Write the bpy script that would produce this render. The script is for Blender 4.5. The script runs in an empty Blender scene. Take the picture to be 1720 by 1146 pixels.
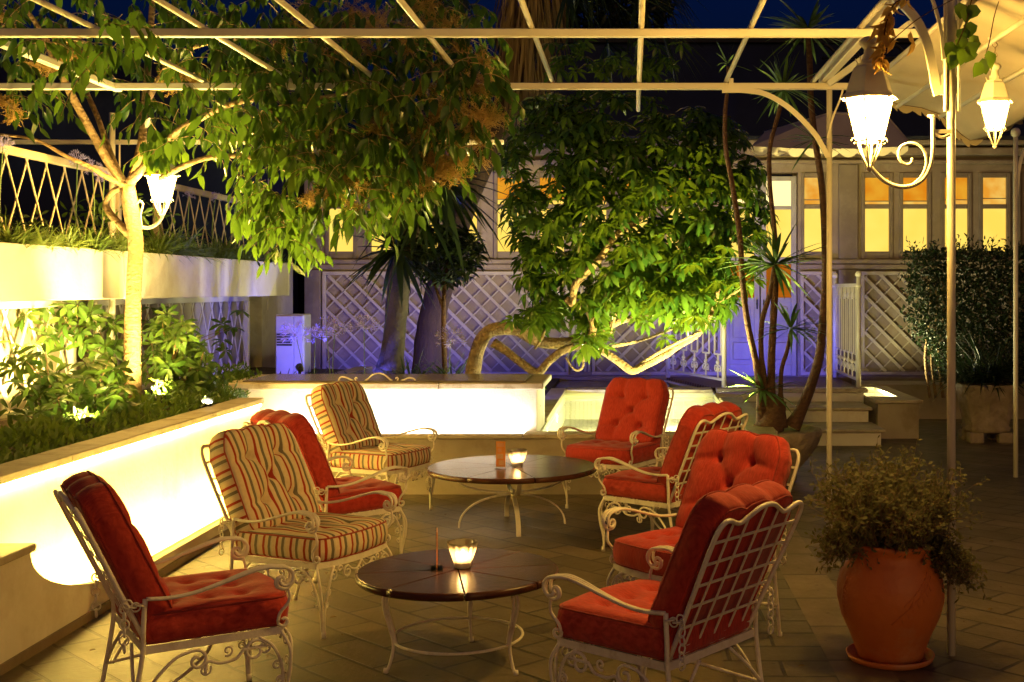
import bpy, math, random
from mathutils import Vector, Matrix, Euler, noise as mnoise
R = math.radians
PI = math.pi
scene = bpy.context.scene
col = scene.collection
random.seed(7)

# ------------------------------------------------------------------ camera, sky, sun, exposure
F, CX, CY, H = 2050.0, 1060.0, 485.0, 1.70        # focal length, vanishing point (photo pixels), eye height
cam_d = bpy.data.cameras.new('camera')
cam = bpy.data.objects.new('camera', cam_d)
col.objects.link(cam)
cam.location = (0, 0, H)
cam.rotation_euler = (R(90), 0, 0)
cam_d.sensor_width = 36.0
cam_d.lens = F / 1720 * 36
cam_d.shift_x = (860 - CX) / 1720
cam_d.shift_y = (CY - 573) / 1720
cam_d.clip_start = 0.05
cam_d.clip_end = 3000
scene.camera = cam

world = bpy.data.worlds.new('World')
scene.world = world
world.use_nodes = True
wn = world.node_tree.nodes
wl = world.node_tree.links
for n in list(wn):
    wn.remove(n)
sky = wn.new('ShaderNodeTexSky')
sky.sky_type = 'NISHITA'
sky.sun_disc = False
sky.sun_elevation = R(-2.0)
sky.sun_rotation = R(162)
tint = wn.new('ShaderNodeMix')
tint.data_type = 'RGBA'
tint.blend_type = 'MULTIPLY'
tint.inputs[0].default_value = 1.0
tint.inputs[7].default_value = (0.03, 0.20, 1.5, 1)
bg = wn.new('ShaderNodeBackground')
bg.inputs[1].default_value = 0.14
wo = wn.new('ShaderNodeOutputWorld')
wl.new(sky.outputs[0], tint.inputs[6])
wl.new(tint.outputs[2], bg.inputs[0])
wl.new(bg.outputs[0], wo.inputs[0])

fill_sun_d = bpy.data.lights.new('fill_sun', 'SUN')
fill_sun_d.energy = 0.42
fill_sun_d.angle = R(40)
fill_sun_d.color = (1.0, 0.53, 0.13)          # warm fill added from behind the camera, standing in for unseen terrace lamps
fill_sun = bpy.data.objects.new('fill_sun', fill_sun_d)
fill_sun.rotation_euler = (R(79), 0, R(18))
col.objects.link(fill_sun)

scene.view_settings.view_transform = 'Standard'
scene.view_settings.look = 'None'
scene.view_settings.exposure = 0.12
scene.view_settings.gamma = 1.0
scene.render.engine = 'CYCLES'
scene.cycles.use_denoising = True
scene.cycles.max_bounces = 8
scene.cycles.diffuse_bounces = 4
scene.cycles.transparent_max_bounces = 16
scene.cycles.sample_clamp_indirect = 6.0
scene.cycles.caustics_reflective = False
scene.cycles.caustics_refractive = False

# lamp colours
WARM = (1.0, 0.66, 0.25)
LEDC = (1.0, 0.68, 0.13)
COOL = (1.0, 0.93, 0.86)
BLUE = (0.10, 0.10, 1.0)

# ------------------------------------------------------------------ helpers
def P(px, py, Y):
    """photo pixel at depth Y -> world point"""
    return Vector(((px - CX) * Y / F, Y, H - (py - CY) * Y / F))

def floorY(py, z=0.0):
    return (H - z) * F / (py - CY)

def tag(o, label, cat, group=None, kind=None):
    if label: o['label'] = label
    if cat: o['category'] = cat
    if group: o['group'] = group
    if kind: o['kind'] = kind
    return o

def thing(name, label, cat, loc=(0, 0, 0), group=None):
    o = bpy.data.objects.new(name, None)
    o.empty_display_size = 0.1
    o.location = loc
    col.objects.link(o)
    return tag(o, label, cat, group)

def copy_tree(o, parent=None):
    c = o.copy()
    col.objects.link(c)
    if parent is not None: c.parent = parent
    for ch in list(o.children):
        copy_tree(ch, c)
    return c

def cat_rom(pts, n=8, closed=False):
    pts = [Vector(p) for p in pts]
    m = len(pts)
    out = []
    segs = m if closed else m - 1
    for i in range(segs):
        if closed:
            p0, p1, p2, p3 = pts[(i - 1) % m], pts[i], pts[(i + 1) % m], pts[(i + 2) % m]
        else:
            p0 = pts[i - 1] if i > 0 else pts[0] * 2 - pts[1]
            p1, p2 = pts[i], pts[i + 1]
            p3 = pts[i + 2] if i + 2 < m else pts[-1] * 2 - pts[-2]
        for k in range(n):
            t = k / n
            t2, t3 = t * t, t * t * t
            out.append(0.5 * ((2 * p1) + (p2 - p0) * t + (2 * p0 - 5 * p1 + 4 * p2 - p3) * t2 + (3 * p1 - p0 - 3 * p2 + p3) * t3))
    if not closed:
        out.append(pts[-1])
    return out

def spiral(cx, cy, r0, r1, a0, a1, n=16):
    """2D spiral points, angles in degrees"""
    o = []
    for i in range(n + 1):
        t = i / n
        a = R(a0 + (a1 - a0) * t)
        r = r0 + (r1 - r0) * t
        o.append((cx + r * math.cos(a), cy + r * math.sin(a)))
    return o

class G:
    """mesh collector"""
    def __init__(s):
        s.v = []; s.f = []; s.uv = None; s.sm = []; s.mi = []
    def add(s, verts, faces, smooth=False, mi=0):
        b = len(s.v)
        s.v.extend([tuple(v) for v in verts])
        for f in faces:
            s.f.append(tuple(i + b for i in f)); s.sm.append(smooth); s.mi.append(mi)
        return b
    def box2(s, a, b, mi=0):
        x0, y0, z0 = a; x1, y1, z1 = b
        s.add([(x0,y0,z0),(x1,y0,z0),(x1,y1,z0),(x0,y1,z0),(x0,y0,z1),(x1,y0,z1),(x1,y1,z1),(x0,y1,z1)],
              [(3,2,1,0),(4,5,6,7),(0,1,5,4),(1,2,6,5),(2,3,7,6),(3,0,4,7)], mi=mi)
    def bbox2(s, a, b, bev=0.01, mi=0):
        """box with bevelled edges"""
        x0, y0, z0 = a; x1, y1, z1 = b
        e = min(bev, (x1-x0)*.45, (y1-y0)*.45, (z1-z0)*.45)
        V = []
        for (sx, xo, xi) in ((0, x0, x0+e), (1, x1, x1-e)):
            for (sy, yo, yi) in ((0, y0, y0+e), (1, y1, y1-e)):
                for (sz, zo, zi) in ((0, z0, z0+e), (1, z1, z1-e)):
                    V += [(xo, yi, zi), (xi, yo, zi), (xi, yi, zo)]
        def I(sx, sy, sz, k): return (sx*4 + sy*2 + sz)*3 + k
        Fs = []
        for q in (0, 1):
            a_ = [I(q,0,0,0), I(q,1,0,0), I(q,1,1,0), I(q,0,1,0)]; Fs.append(a_ if q else a_[::-1])
            a_ = [I(0,q,0,1), I(0,q,1,1), I(1,q,1,1), I(1,q,0,1)]; Fs.append(a_ if q else a_[::-1])
            a_ = [I(0,0,q,2), I(1,0,q,2), I(1,1,q,2), I(0,1,q,2)]; Fs.append(a_ if q else a_[::-1])
        for a1 in (0, 1):
            for a2 in (0, 1):
                Fs.append([I(0,a1,a2,1), I(1,a1,a2,1), I(1,a1,a2,2), I(0,a1,a2,2)])
                Fs.append([I(a1,0,a2,0), I(a1,1,a2,0), I(a1,1,a2,2), I(a1,0,a2,2)])
                Fs.append([I(a1,a2,0,0), I(a1,a2,1,0), I(a1,a2,1,1), I(a1,a2,0,1)])
        for a1 in (0,1):
            for a2 in (0,1):
                for a3 in (0,1):
                    Fs.append([I(a1,a2,a3,0), I(a1,a2,a3,1), I(a1,a2,a3,2)])
        s.add(V, Fs, mi=mi)
    def tube(s, pts, r, n=6, closed=False, caps=True, mi=0):
        pts = [Vector(p) for p in pts]
        m = len(pts)
        if m < 2: return
        if not hasattr(r, '__len__'): r = [r] * m
        tans = []
        for i in range(m):
            if closed: t = pts[(i+1) % m] - pts[i-1]
            else: t = pts[min(i+1, m-1)] - pts[max(i-1, 0)]
            tans.append(t.normalized() if t.length > 1e-9 else Vector((0,0,1)))
        u = tans[0].orthogonal().normalized()
        V = []
        for i in range(m):
            t = tans[i]
            u = u - t * u.dot(t)
            u = u.normalized() if u.length > 1e-6 else t.orthogonal().normalized()
            w = t.cross(u)
            for k in range(n):
                a = 2*PI*k/n
                V.append(pts[i] + (u*math.cos(a) + w*math.sin(a)) * r[i])
        Fs = []
        for i in range(m if closed else m-1):
            j = (i+1) % m
            for k in range(n):
                k2 = (k+1) % n
                Fs.append((i*n+k, i*n+k2, j*n+k2, j*n+k))
        if caps and not closed:
            Fs.append(tuple(range(n-1, -1, -1)))
            Fs.append(tuple((m-1)*n + k for k in range(n)))
        s.add(V, Fs, True, mi)
    def ribbon(s, pts, w, t, nrm, mi=0, closed=False):
        """flat bar swept along pts: width w across, thickness t along nrm"""
        pts = [Vector(p) for p in pts]; m = len(pts)
        nv = Vector(nrm).normalized()
        V = []
        for i in range(m):
            if closed: tn = pts[(i+1) % m] - pts[i-1]
            else: tn = pts[min(i+1, m-1)] - pts[max(i-1, 0)]
            tn.normalize()
            b = tn.cross(nv)
            b = b.normalized() if b.length > 1e-6 else tn.orthogonal().normalized()
            n2 = b.cross(tn).normalized()
            for (p, q) in ((-1,-1),(1,-1),(1,1),(-1,1)):
                V.append(pts[i] + b*(p*w/2) + n2*(q*t/2))
        Fs = []
        for i in range(m if closed else m-1):
            j = (i+1) % m
            for k in range(4):
                k2 = (k+1) % 4
                Fs.append((i*4+k, i*4+k2, j*4+k2, j*4+k))
        if not closed:
            Fs += [(3,2,1,0), tuple((m-1)*4+k for k in range(4))]
        s.add(V, Fs, False, mi)
    def lathe(s, prof, n=32, c=(0,0,0), mi=0, smooth=True, wob=None):
        V = []; m = len(prof)
        for i, (r, z) in enumerate(prof):
            for k in range(n):
                a = 2*PI*k/n
                rr = r * (wob(a, z) if wob else 1)
                V.append((c[0] + rr*math.cos(a), c[1] + rr*math.sin(a), c[2] + z))
        Fs = []
        for i in range(m-1):
            for k in range(n):
                k2 = (k+1) % n
                Fs.append((i*n+k, i*n+k2, (i+1)*n+k2, (i+1)*n+k))
        if prof[0][0] > 1e-4: Fs.append(tuple(range(n-1,-1,-1)))
        if prof[-1][0] > 1e-4: Fs.append(tuple((m-1)*n+k for k in range(n)))
        s.add(V, Fs, smooth, mi)
    def sphere(s, c, r, n=10, m=7, mi=0, sc=(1,1,1)):
        V = []; Fs = []
        for i in range(m+1):
            th = PI*i/m
            for k in range(n):
                a = 2*PI*k/n
                V.append((c[0]+r*sc[0]*math.sin(th)*math.cos(a), c[1]+r*sc[1]*math.sin(th)*math.sin(a), c[2]+r*sc[2]*math.cos(th)))
        for i in range(m):
            for k in range(n):
                k2 = (k+1) % n
                Fs.append((i*n+k, (i+1)*n+k, (i+1)*n+k2, i*n+k2))
        s.add(V, Fs, True, mi)
    def torus(s, c, R_, r, ax1, ax2, n=14, m=6, mi=0):
        ax1 = Vector(ax1); ax2 = Vector(ax2); c = Vector(c)
        s.tube([c + ax1*(R_*math.cos(2*PI*i/n)) + ax2*(R_*math.sin(2*PI*i/n)) for i in range(n)], r, m, closed=True, mi=mi)
    def quad(s, a, b, c, d, mi=0):
        s.add([a, b, c, d], [(0,1,2,3)], mi=mi)
    def prism(s, poly, z0, z1, mi=0):
        """polygon (x,y) counter-clockwise extruded in z"""
        n = len(poly)
        V = [(x, y, z0) for x, y in poly] + [(x, y, z1) for x, y in poly]
        Fs = [tuple(range(n-1,-1,-1)), tuple(range(n, 2*n))]
        for i in range(n):
            j = (i+1) % n
            Fs.append((i, j, n+j, n+i))
        s.add(V, Fs, mi=mi)
    def leaf(s, p, d, up, L, W, droop=0.3, fold=0.15, mi=0, ob=False):
        """one curved leaf: base p, direction d, face normal up"""
        d = d.normalized()
        side = d.cross(up)
        side = side.normalized() if side.length > 1e-5 else d.orthogonal().normalized()
        nv = side.cross(d).normalized()
        def pt(t): return p + d*(L*t) - nv*(droop*L*t*t)
        a, b, c, t = pt(0.0), pt(0.28), pt(0.62), pt(1.0)
        w1, w2 = (W*0.34, W*0.50) if ob else (W*0.47, W*0.42)
        if ob: c = pt(0.70)
        fd = nv*(fold*W)
        V = [a, b - side*w1 + fd, b, b + side*w1 + fd, c - side*w2 + fd, c, c + side*w2 + fd, t]
        s.add(V, [(0,2,1),(0,3,2),(1,2,5,4),(2,3,6,5),(4,5,7),(5,6,7)], True, mi)
    def blade(s, p, d, up, L, W, droop=0.3, n=5, mi=0, power=2.0, bw=0.6):
        """strap leaf (yucca, grass)"""
        d = d.normalized()
        side = d.cross(up)
        side = side.normalized() if side.length > 1e-5 else d.orthogonal().normalized()
        V = []
        for i in range(n+1):
            t = i/n
            q = p + d*(L*t) + Vector((0,0,-1))*(droop*L*t**power)
            w = W*(bw + (1-bw)*math.sin(PI*min(1, t*1.6)/1.6*1.6/2) if t < 0.5 else 1.0)*(1-max(0,(t-0.35)/0.65)**1.6)*0.5
            V += [q - side*w, q - Vector((0,0,1))*(w*0.35), q + side*w]
        Fs = []
        for i in range(n):
            Fs += [(i*3, i*3+1, i*3+4, i*3+3), (i*3+1, i*3+2, i*3+5, i*3+4)]
        s.add(V, Fs, True, mi)
    def build(s, name, mat, parent=None, base=None, local=False):
        off = Vector((0,0,0))
        if parent is not None and not local:
            q = parent
            while q is not None:
                off = off + Vector(q.location); q = q.parent
        elif base is not None:
            off = Vector(base)
        me = bpy.data.meshes.new(name)
        vs = s.v if off.length == 0 else [(v[0]-off.x, v[1]-off.y, v[2]-off.z) for v in s.v]
        me.from_pydata(vs, [], s.f)
        me.polygons.foreach_set('use_smooth', s.sm)
        mats = mat if isinstance(mat, (list, tuple)) else [mat]
        for m_ in mats: me.materials.append(m_)
        if len(mats) > 1: me.polygons.foreach_set('material_index', s.mi)
        if s.uv:
            uvl = me.uv_layers.new(name='UVMap')
            for pi, p in enumerate(me.polygons):
                for li, l in enumerate(p.loop_indices):
                    uvl.data[l].uv = s.uv[pi][li]
        me.update()
        o = bpy.data.objects.new(name, me)
        col.objects.link(o)
        if parent is not None: o.parent = parent
        elif base is not None: o.location = base
        return o

# ------------------------------------------------------------------ materials
def newmat(name):
    m = bpy.data.materials.new(name); m.use_nodes = True
    nt = m.node_tree
    for n in list(nt.nodes): nt.nodes.remove(n)
    return m, nt.nodes, nt.links

def mixc(N, L, fac, a, b, blend='MIX'):
    x = N.new('ShaderNodeMix'); x.data_type = 'RGBA'; x.blend_type = blend
    for sock, val in ((x.inputs[0], fac), (x.inputs[6], a), (x.inputs[7], b)):
        if isinstance(val, (int, float)): sock.default_value = val
        elif isinstance(val, tuple): sock.default_value = (*val, 1) if len(val) == 3 else val
        else: L.new(val, sock)
    return x.outputs[2]

def ramp(N, L, src, p0, p1):
    r = N.new('ShaderNodeMapRange')
    r.inputs[1].default_value = p0; r.inputs[2].default_value = p1
    L.new(src, r.inputs[0])
    return r.outputs[0]

def surf(name, c1, c2=None, scale=6.0, rough=0.6, bump=0.15, bscale=40.0, metal=0.0, stretch=(1,1,1), dirt=None, dscale=1.5, spec=0.5, bdist=0.02, coat=0.0):
    m, N, L = newmat(name)
    tc = N.new('ShaderNodeTexCoord'); mp = N.new('ShaderNodeMapping')
    mp.inputs['Scale'].default_value = stretch
    L.new(tc.outputs['Object'], mp.inputs[0])
    n1 = N.new('ShaderNodeTexNoise'); n1.inputs['Scale'].default_value = scale; n1.inputs['Detail'].default_value = 6
    L.new(mp.outputs[0], n1.inputs['Vector'])
    f = ramp(N, L, n1.outputs[0], 0.3, 0.7)
    c = mixc(N, L, f, c1, c2 if c2 else tuple(x*0.8 for x in c1))
    if dirt:
        n3 = N.new('ShaderNodeTexNoise'); n3.inputs['Scale'].default_value = dscale; n3.inputs['Detail'].default_value = 9; n3.inputs['Roughness'].default_value = 0.7
        L.new(tc.outputs['Object'], n3.inputs['Vector'])
        c = mixc(N, L, ramp(N, L, n3.outputs[0], 0.52, 0.72), c, dirt)
    b = N.new('ShaderNodeBsdfPrincipled')
    b.inputs['Roughness'].default_value = rough; b.inputs['Metallic'].default_value = metal
    b.inputs['Specular IOR Level'].default_value = spec
    b.inputs['Coat Weight'].default_value = coat
    L.new(c, b.inputs['Base Color'])
    if bump:
        n2 = N.new('ShaderNodeTexNoise'); n2.inputs['Scale'].default_value = bscale; n2.inputs['Detail'].default_value = 5
        L.new(mp.outputs[0], n2.inputs['Vector'])
        bp = N.new('ShaderNodeBump'); bp.inputs['Strength'].default_value = bump; bp.inputs['Distance'].default_value = bdist
        L.new(n2.outputs[0], bp.inputs['Height']); L.new(bp.outputs[0], b.inputs['Normal'])
    o = N.new('ShaderNodeOutputMaterial'); L.new(b.outputs[0], o.inputs[0])
    return m

def leafmat(name, c1, c2, transl=0.35, rough=0.4, tcol=None):
    m, N, L = newmat(name)
    ge = N.new('ShaderNodeNewGeometry')
    c = mixc(N, L, ge.outputs['Random Per Island'], c1, c2)
    b = N.new('ShaderNodeBsdfPrincipled'); b.inputs['Roughness'].default_value = rough
    L.new(c, b.inputs['Base Color'])
    t = N.new('ShaderNodeBsdfTranslucent')
    tc = mixc(N, L, 0.6, c, tcol if tcol else tuple(min(1, x*2.2) for x in c2))
    L.new(tc, t.inputs[0])
    mx = N.new('ShaderNodeMixShader'); mx.inputs[0].default_value = transl
    L.new(b.outputs[0], mx.inputs[1]); L.new(t.outputs[0], mx.inputs[2])
    o = N.new('ShaderNodeOutputMaterial'); L.new(mx.outputs[0], o.inputs[0])
    return m

def emit(name, colr, s, var=0.0, vscale=3.0, col2=None):
    m, N, L = newmat(name)
    e = N.new('ShaderNodeEmission'); e.inputs[1].default_value = s
    e.inputs[0].default_value = (*colr, 1)
    if var:
        tc = N.new('ShaderNodeTexCoord'); n = N.new('ShaderNodeTexNoise'); n.inputs['Scale'].default_value = vscale
        n.inputs['Detail'].default_value = 3
        L.new(tc.outputs['Object'], n.inputs['Vector'])
        c2 = col2 if col2 else tuple(x*(1-var) for x in colr)
        L.new(mixc(N, L, ramp(N, L, n.outputs[0], 0.35, 0.65), colr, c2), e.inputs[0])
    o = N.new('ShaderNodeOutputMaterial'); L.new(e.outputs[0], o.inputs[0])
    return m

def glassmat(name, tintc=(1,1,1), gloss=0.12, rough=0.02):
    m, N, L = newmat(name)
    t = N.new('ShaderNodeBsdfTransparent'); t.inputs[0].default_value = (*tintc, 1)
    g = N.new('ShaderNodeBsdfGlossy'); g.inputs['Roughness'].default_value = rough
    fr = N.new('ShaderNodeFresnel'); fr.inputs[0].default_value = 1.45
    ad = N.new('ShaderNodeMath'); ad.operation = 'ADD'; ad.inputs[1].default_value = gloss
    L.new(fr.outputs[0], ad.inputs[0])
    mx = N.new('ShaderNodeMixShader')
    L.new(ad.outputs[0], mx.inputs[0]); L.new(t.outputs[0], mx.inputs[1]); L.new(g.outputs[0], mx.inputs[2])
    o = N.new('ShaderNodeOutputMaterial'); L.new(mx.outputs[0], o.inputs[0])
    return m

def frosted(name, c, k):
    m, N, L = newmat(name)
    t = N.new('ShaderNodeBsdfTransparent'); s = N.new('ShaderNodeBsdfTranslucent'); s.inputs[0].default_value = (*c, 1)
    a = N.new('ShaderNodeMixShader'); a.inputs[0].default_value = k
    L.new(t.outputs[0], a.inputs[1]); L.new(s.outputs[0], a.inputs[2])
    g = N.new('ShaderNodeBsdfGlossy'); g.inputs['Roughness'].default_value = 0.05
    fr = N.new('ShaderNodeFresnel'); fr.inputs[0].default_value = 1.22
    b = N.new('ShaderNodeMixShader'); L.new(fr.outputs[0], b.inputs[0]); L.new(a.outputs[0], b.inputs[1]); L.new(g.outputs[0], b.inputs[2])
    o = N.new('ShaderNodeOutputMaterial'); L.new(b.outputs[0], o.inputs[0])
    return m

def watermat():
    m, N, L = newmat('pool_water')
    tc = N.new('ShaderNodeTexCoord'); n = N.new('ShaderNodeTexNoise'); n.inputs['Scale'].default_value = 5; n.inputs['Detail'].default_value = 2
    L.new(tc.outputs['Object'], n.inputs['Vector'])
    bp = N.new('ShaderNodeBump'); bp.inputs['Strength'].default_value = 0.12; bp.inputs['Distance'].default_value = 0.02
    L.new(n.outputs[0], bp.inputs['Height'])
    t = N.new('ShaderNodeBsdfTransparent'); t.inputs[0].default_value = (0.90, 0.97, 0.88, 1)
    g = N.new('ShaderNodeBsdfGlossy'); g.inputs['Roughness'].default_value = 0.03
    fr = N.new('ShaderNodeFresnel'); fr.inputs[0].default_value = 1.33
    L.new(bp.outputs[0], g.inputs['Normal']); L.new(bp.outputs[0], fr.inputs['Normal'])
    mx = N.new('ShaderNodeMixShader')
    L.new(fr.outputs[0], mx.inputs[0]); L.new(t.outputs[0], mx.inputs[1]); L.new(g.outputs[0], mx.inputs[2])
    o = N.new('ShaderNodeOutputMaterial'); L.new(mx.outputs[0], o.inputs[0])
    return m

def ramp_to01(N, L, src):
    r = N.new('ShaderNodeMapRange'); r.inputs[3].default_value = 0.0; r.inputs[4].default_value = 0.55
    L.new(src, r.inputs[0]); return r.outputs[0]

def fabric(name, c1, c2):
    """plain woven cotton with slubs and slight wear"""
    m, N, L = newmat(name)
    tc = N.new('ShaderNodeTexCoord')
    n = N.new('ShaderNodeTexNoise'); n.inputs['Scale'].default_value = 7; n.inputs['Detail'].default_value = 8; n.inputs['Roughness'].default_value = 0.65
    L.new(tc.outputs['Object'], n.inputs['Vector'])
    mp = N.new('ShaderNodeMapping'); mp.inputs['Scale'].default_value = (260, 30, 30)
    L.new(tc.outputs['Object'], mp.inputs[0])
    s = N.new('ShaderNodeTexNoise'); s.inputs['Scale'].default_value = 1.0; s.inputs['Detail'].default_value = 2
    L.new(mp.outputs[0], s.inputs['Vector'])
    oi = N.new('ShaderNodeObjectInfo')
    n.noise_dimensions = '4D'; k = N.new('ShaderNodeMath'); k.operation = 'MULTIPLY'; k.inputs[1].default_value = 37.0
    L.new(oi.outputs['Random'], k.inputs[0]); L.new(k.outputs[0], n.inputs['W'])
    c = mixc(N, L, ramp(N, L, n.outputs[0], 0.3, 0.72), c1, c2)
    c = mixc(N, L, ramp_to01(N, L, oi.outputs['Random']), c, tuple(min(1, x*1.25+0.01) for x in c2))
    c = mixc(N, L, ramp(N, L, s.outputs[0], 0.35, 0.75), c, tuple(x*0.72 for x in c1))
    b = N.new('ShaderNodeBsdfPrincipled'); b.inputs['Roughness'].default_value = 0.85
    b.inputs['Sheen Weight'].default_value = 0.15
    b.inputs['Specular IOR Level'].default_value = 0.2
    L.new(c, b.inputs['Base Color'])
    w = N.new('ShaderNodeTexNoise'); w.inputs['Scale'].default_value = 16; w.inputs['Detail'].default_value = 4
    L.new(tc.outputs['Object'], w.inputs['Vector'])
    b1 = N.new('ShaderNodeBump'); b1.inputs['Strength'].default_value = 0.45; b1.inputs['Distance'].default_value = 0.012
    L.new(w.outputs[0], b1.inputs['Height'])
    b2 = N.new('ShaderNodeBump'); b2.inputs['Strength'].default_value = 0.25; b2.inputs['Distance'].default_value = 0.003
    L.new(s.outputs[0], b2.inputs['Height']); L.new(b1.outputs[0], b2.inputs['Normal'])
    L.new(b2.outputs[0], b.inputs['Normal'])
    o = N.new('ShaderNodeOutputMaterial'); L.new(b.outputs[0], o.inputs[0])
    return m

def stripes(name):
    """cream / rust / cream / olive woven stripes, u of the UV map in metres"""
    m, N, L = newmat(name)
    uv = N.new('ShaderNodeUVMap'); uv.uv_map = 'UVMap'
    sx = N.new('ShaderNodeSeparateXYZ'); L.new(uv.outputs[0], sx.inputs[0])
    d = N.new('ShaderNodeMath'); d.operation = 'DIVIDE'; d.inputs[1].default_value = 0.084
    L.new(sx.outputs[0], d.inputs[0])
    fr = N.new('ShaderNodeMath'); fr.operation = 'FRACT'; L.new(d.outputs[0], fr.inputs[0])
    cr = N.new('ShaderNodeValToRGB'); cr.color_ramp.interpolation = 'CONSTANT'
    e = cr.color_ramp.elements
    cream, rust, olive = (0.70,0.56,0.34,1), (0.36,0.040,0.022,1), (0.17,0.145,0.10,1)
    e[0].position = 0.0; e[0].color = cream
    e[1].position = 0.20; e[1].color = rust
    for p_, c_ in ((0.36, (0.66,0.52,0.32,1)), (0.42, cream), (0.60, olive), (0.80, (0.62,0.53,0.36,1)), (0.90, cream)):
        q = e.new(p_); q.color = c_
    L.new(fr.outputs[0], cr.inputs[0])
    tc = N.new('ShaderNodeTexCoord')
    n = N.new('ShaderNodeTexNoise'); n.inputs['Scale'].default_value = 60; n.inputs['Detail'].default_value = 4
    L.new(tc.outputs['Object'], n.inputs['Vector'])
    c = mixc(N, L, ramp(N, L, n.outputs[0], 0.3, 0.9), cr.outputs[0], (0.5,0.4,0.25), 'MULTIPLY')
    c = mixc(N, L, 0.3, cr.outputs[0], c)
    b = N.new('ShaderNodeBsdfPrincipled'); b.inputs['Roughness'].default_value = 0.85
    b.inputs['Specular IOR Level'].default_value = 0.2
    L.new(c, b.inputs['Base Color'])
    w = N.new('ShaderNodeTexNoise'); w.inputs['Scale'].default_value = 14; w.inputs['Detail'].default_value = 4
    L.new(tc.outputs['Object'], w.inputs['Vector'])
    b1 = N.new('ShaderNodeBump'); b1.inputs['Strength'].default_value = 0.35; b1.inputs['Distance'].default_value = 0.012
    L.new(w.outputs[0], b1.inputs['Height']); L.new(b1.outputs[0], b.inputs['Normal'])
    o = N.new('ShaderNodeOutputMaterial'); L.new(b.outputs[0], o.inputs[0])
    return m

def paving(name, ang, bw, rh, c1, c2, mortar):
    m, N, L = newmat(name)
    tc = N.new('ShaderNodeTexCoord'); mp = N.new('ShaderNodeMapping'); mp.inputs['Rotation'].default_value = (0, 0, ang)
    L.new(tc.outputs['Object'], mp.inputs[0])
    wob = N.new('ShaderNodeTexNoise'); wob.inputs['Scale'].default_value = 3.0
    L.new(tc.outputs['Object'], wob.inputs['Vector'])
    add = N.new('ShaderNodeMix'); add.data_type = 'VECTOR'; add.inputs[0].default_value = 0.012
    L.new(mp.outputs[0], add.inputs[4]); L.new(wob.outputs[1], add.inputs[5])
    br = N.new('ShaderNodeTexBrick')
    br.inputs['Scale'].default_value = 1.0; br.inputs['Brick Width'].default_value = bw; br.inputs['Row Height'].default_value = rh
    br.inputs['Mortar Size'].default_value = 0.010; br.inputs['Mortar Smooth'].default_value = 0.2; br.inputs['Bias'].default_value = -0.1
    br.inputs['Color1'].default_value = (*c1, 1); br.inputs['Color2'].default_value = (*c2, 1); br.inputs['Mortar'].default_value = (*mortar, 1)
    L.new(add.outputs[1], br.inputs['Vector'])
    n = N.new('ShaderNodeTexNoise'); n.inputs['Scale'].default_value = 2.2; n.inputs['Detail'].default_value = 10; n.inputs['Roughness'].default_value = 0.7
    L.new(tc.outputs['Object'], n.inputs['Vector'])
    c = mixc(N, L, ramp(N, L, n.outputs[0], 0.35, 0.75), br.outputs[0], tuple(x*0.55 for x in c1))
    sp = N.new('ShaderNodeTexVoronoi'); sp.inputs['Scale'].default_value = 9.0
    L.new(tc.outputs['Object'], sp.inputs['Vector'])
    c = mixc(N, L, ramp(N, L, sp.outputs[0], 0.10, 0.06), c, tuple(x*0.35 for x in c1))
    b = N.new('ShaderNodeBsdfPrincipled'); b.inputs['Specular IOR Level'].default_value = 0.45
    L.new(c, b.inputs['Base Color'])
    L.new(ramp_to(N, L, n.outputs[0], 0.42, 0.62), b.inputs['Roughness'])
    h = N.new('ShaderNodeMath'); h.operation = 'MULTIPLY_ADD'; h.inputs[1].default_value = -1.0; h.inputs[2].default_value = 1.0
    L.new(br.outputs['Fac'], h.inputs[0])
    n5 = N.new('ShaderNodeTexNoise'); n5.inputs['Scale'].default_value = 35; n5.inputs['Detail'].default_value = 6
    L.new(tc.outputs['Object'], n5.inputs['Vector'])
    ad = N.new('ShaderNodeMath'); ad.operation = 'MULTIPLY_ADD'; ad.inputs[1].default_value = 0.35
    L.new(n5.outputs[0], ad.inputs[0]); L.new(h.outputs[0], ad.inputs[2])
    bp = N.new('ShaderNodeBump'); bp.inputs['Strength'].default_value = 0.8; bp.inputs['Distance'].default_value = 0.008
    L.new(ad.outputs[0], bp.inputs['Height']); L.new(bp.outputs[0], b.inputs['Normal'])
    o = N.new('ShaderNodeOutputMaterial'); L.new(b.outputs[0], o.inputs[0])
    return m

def ramp_to(N, L, src, a, b):
    r = N.new('ShaderNodeMapRange'); r.inputs[1].default_value = 0.3; r.inputs[2].default_value = 0.7
    r.inputs[3].default_value = a; r.inputs[4].default_value = b
    L.new(src, r.inputs[0]); return r.outputs[0]

M = {}
M['iron'] = surf('cream_painted_iron', (0.86,0.80,0.66), (0.79,0.72,0.57), 22, 0.40, 0.12, 90, dirt=(0.58,0.47,0.32), dscale=14)
M['white_metal'] = surf('white_painted_metal', (0.74,0.70,0.60), (0.66,0.61,0.50), 5, 0.4, 0.05, 60)
M['red'] = fabric('red_cotton', (0.43,0.030,0.020), (0.50,0.052,0.032))
M['welt_red'] = fabric('dark_red_piping', (0.30,0.030,0.020), (0.38,0.04,0.028))
M['stripe'] = stripes('striped_cotton')
M['welt_stripe'] = fabric('rust_piping', (0.36,0.05,0.03), (0.30,0.04,0.03))
M['plaster'] = surf('cream_plaster', (0.76,0.72,0.62), (0.68,0.63,0.52), 3, 0.8, 0.2, 30, dirt=(0.55,0.48,0.36), dscale=1.2)
M['plaster_dull'] = surf('ochre_plaster', (0.42,0.36,0.27), (0.33,0.28,0.20), 3, 0.85, 0.25, 30, dirt=(0.22,0.17,0.11), dscale=1.6)
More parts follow.
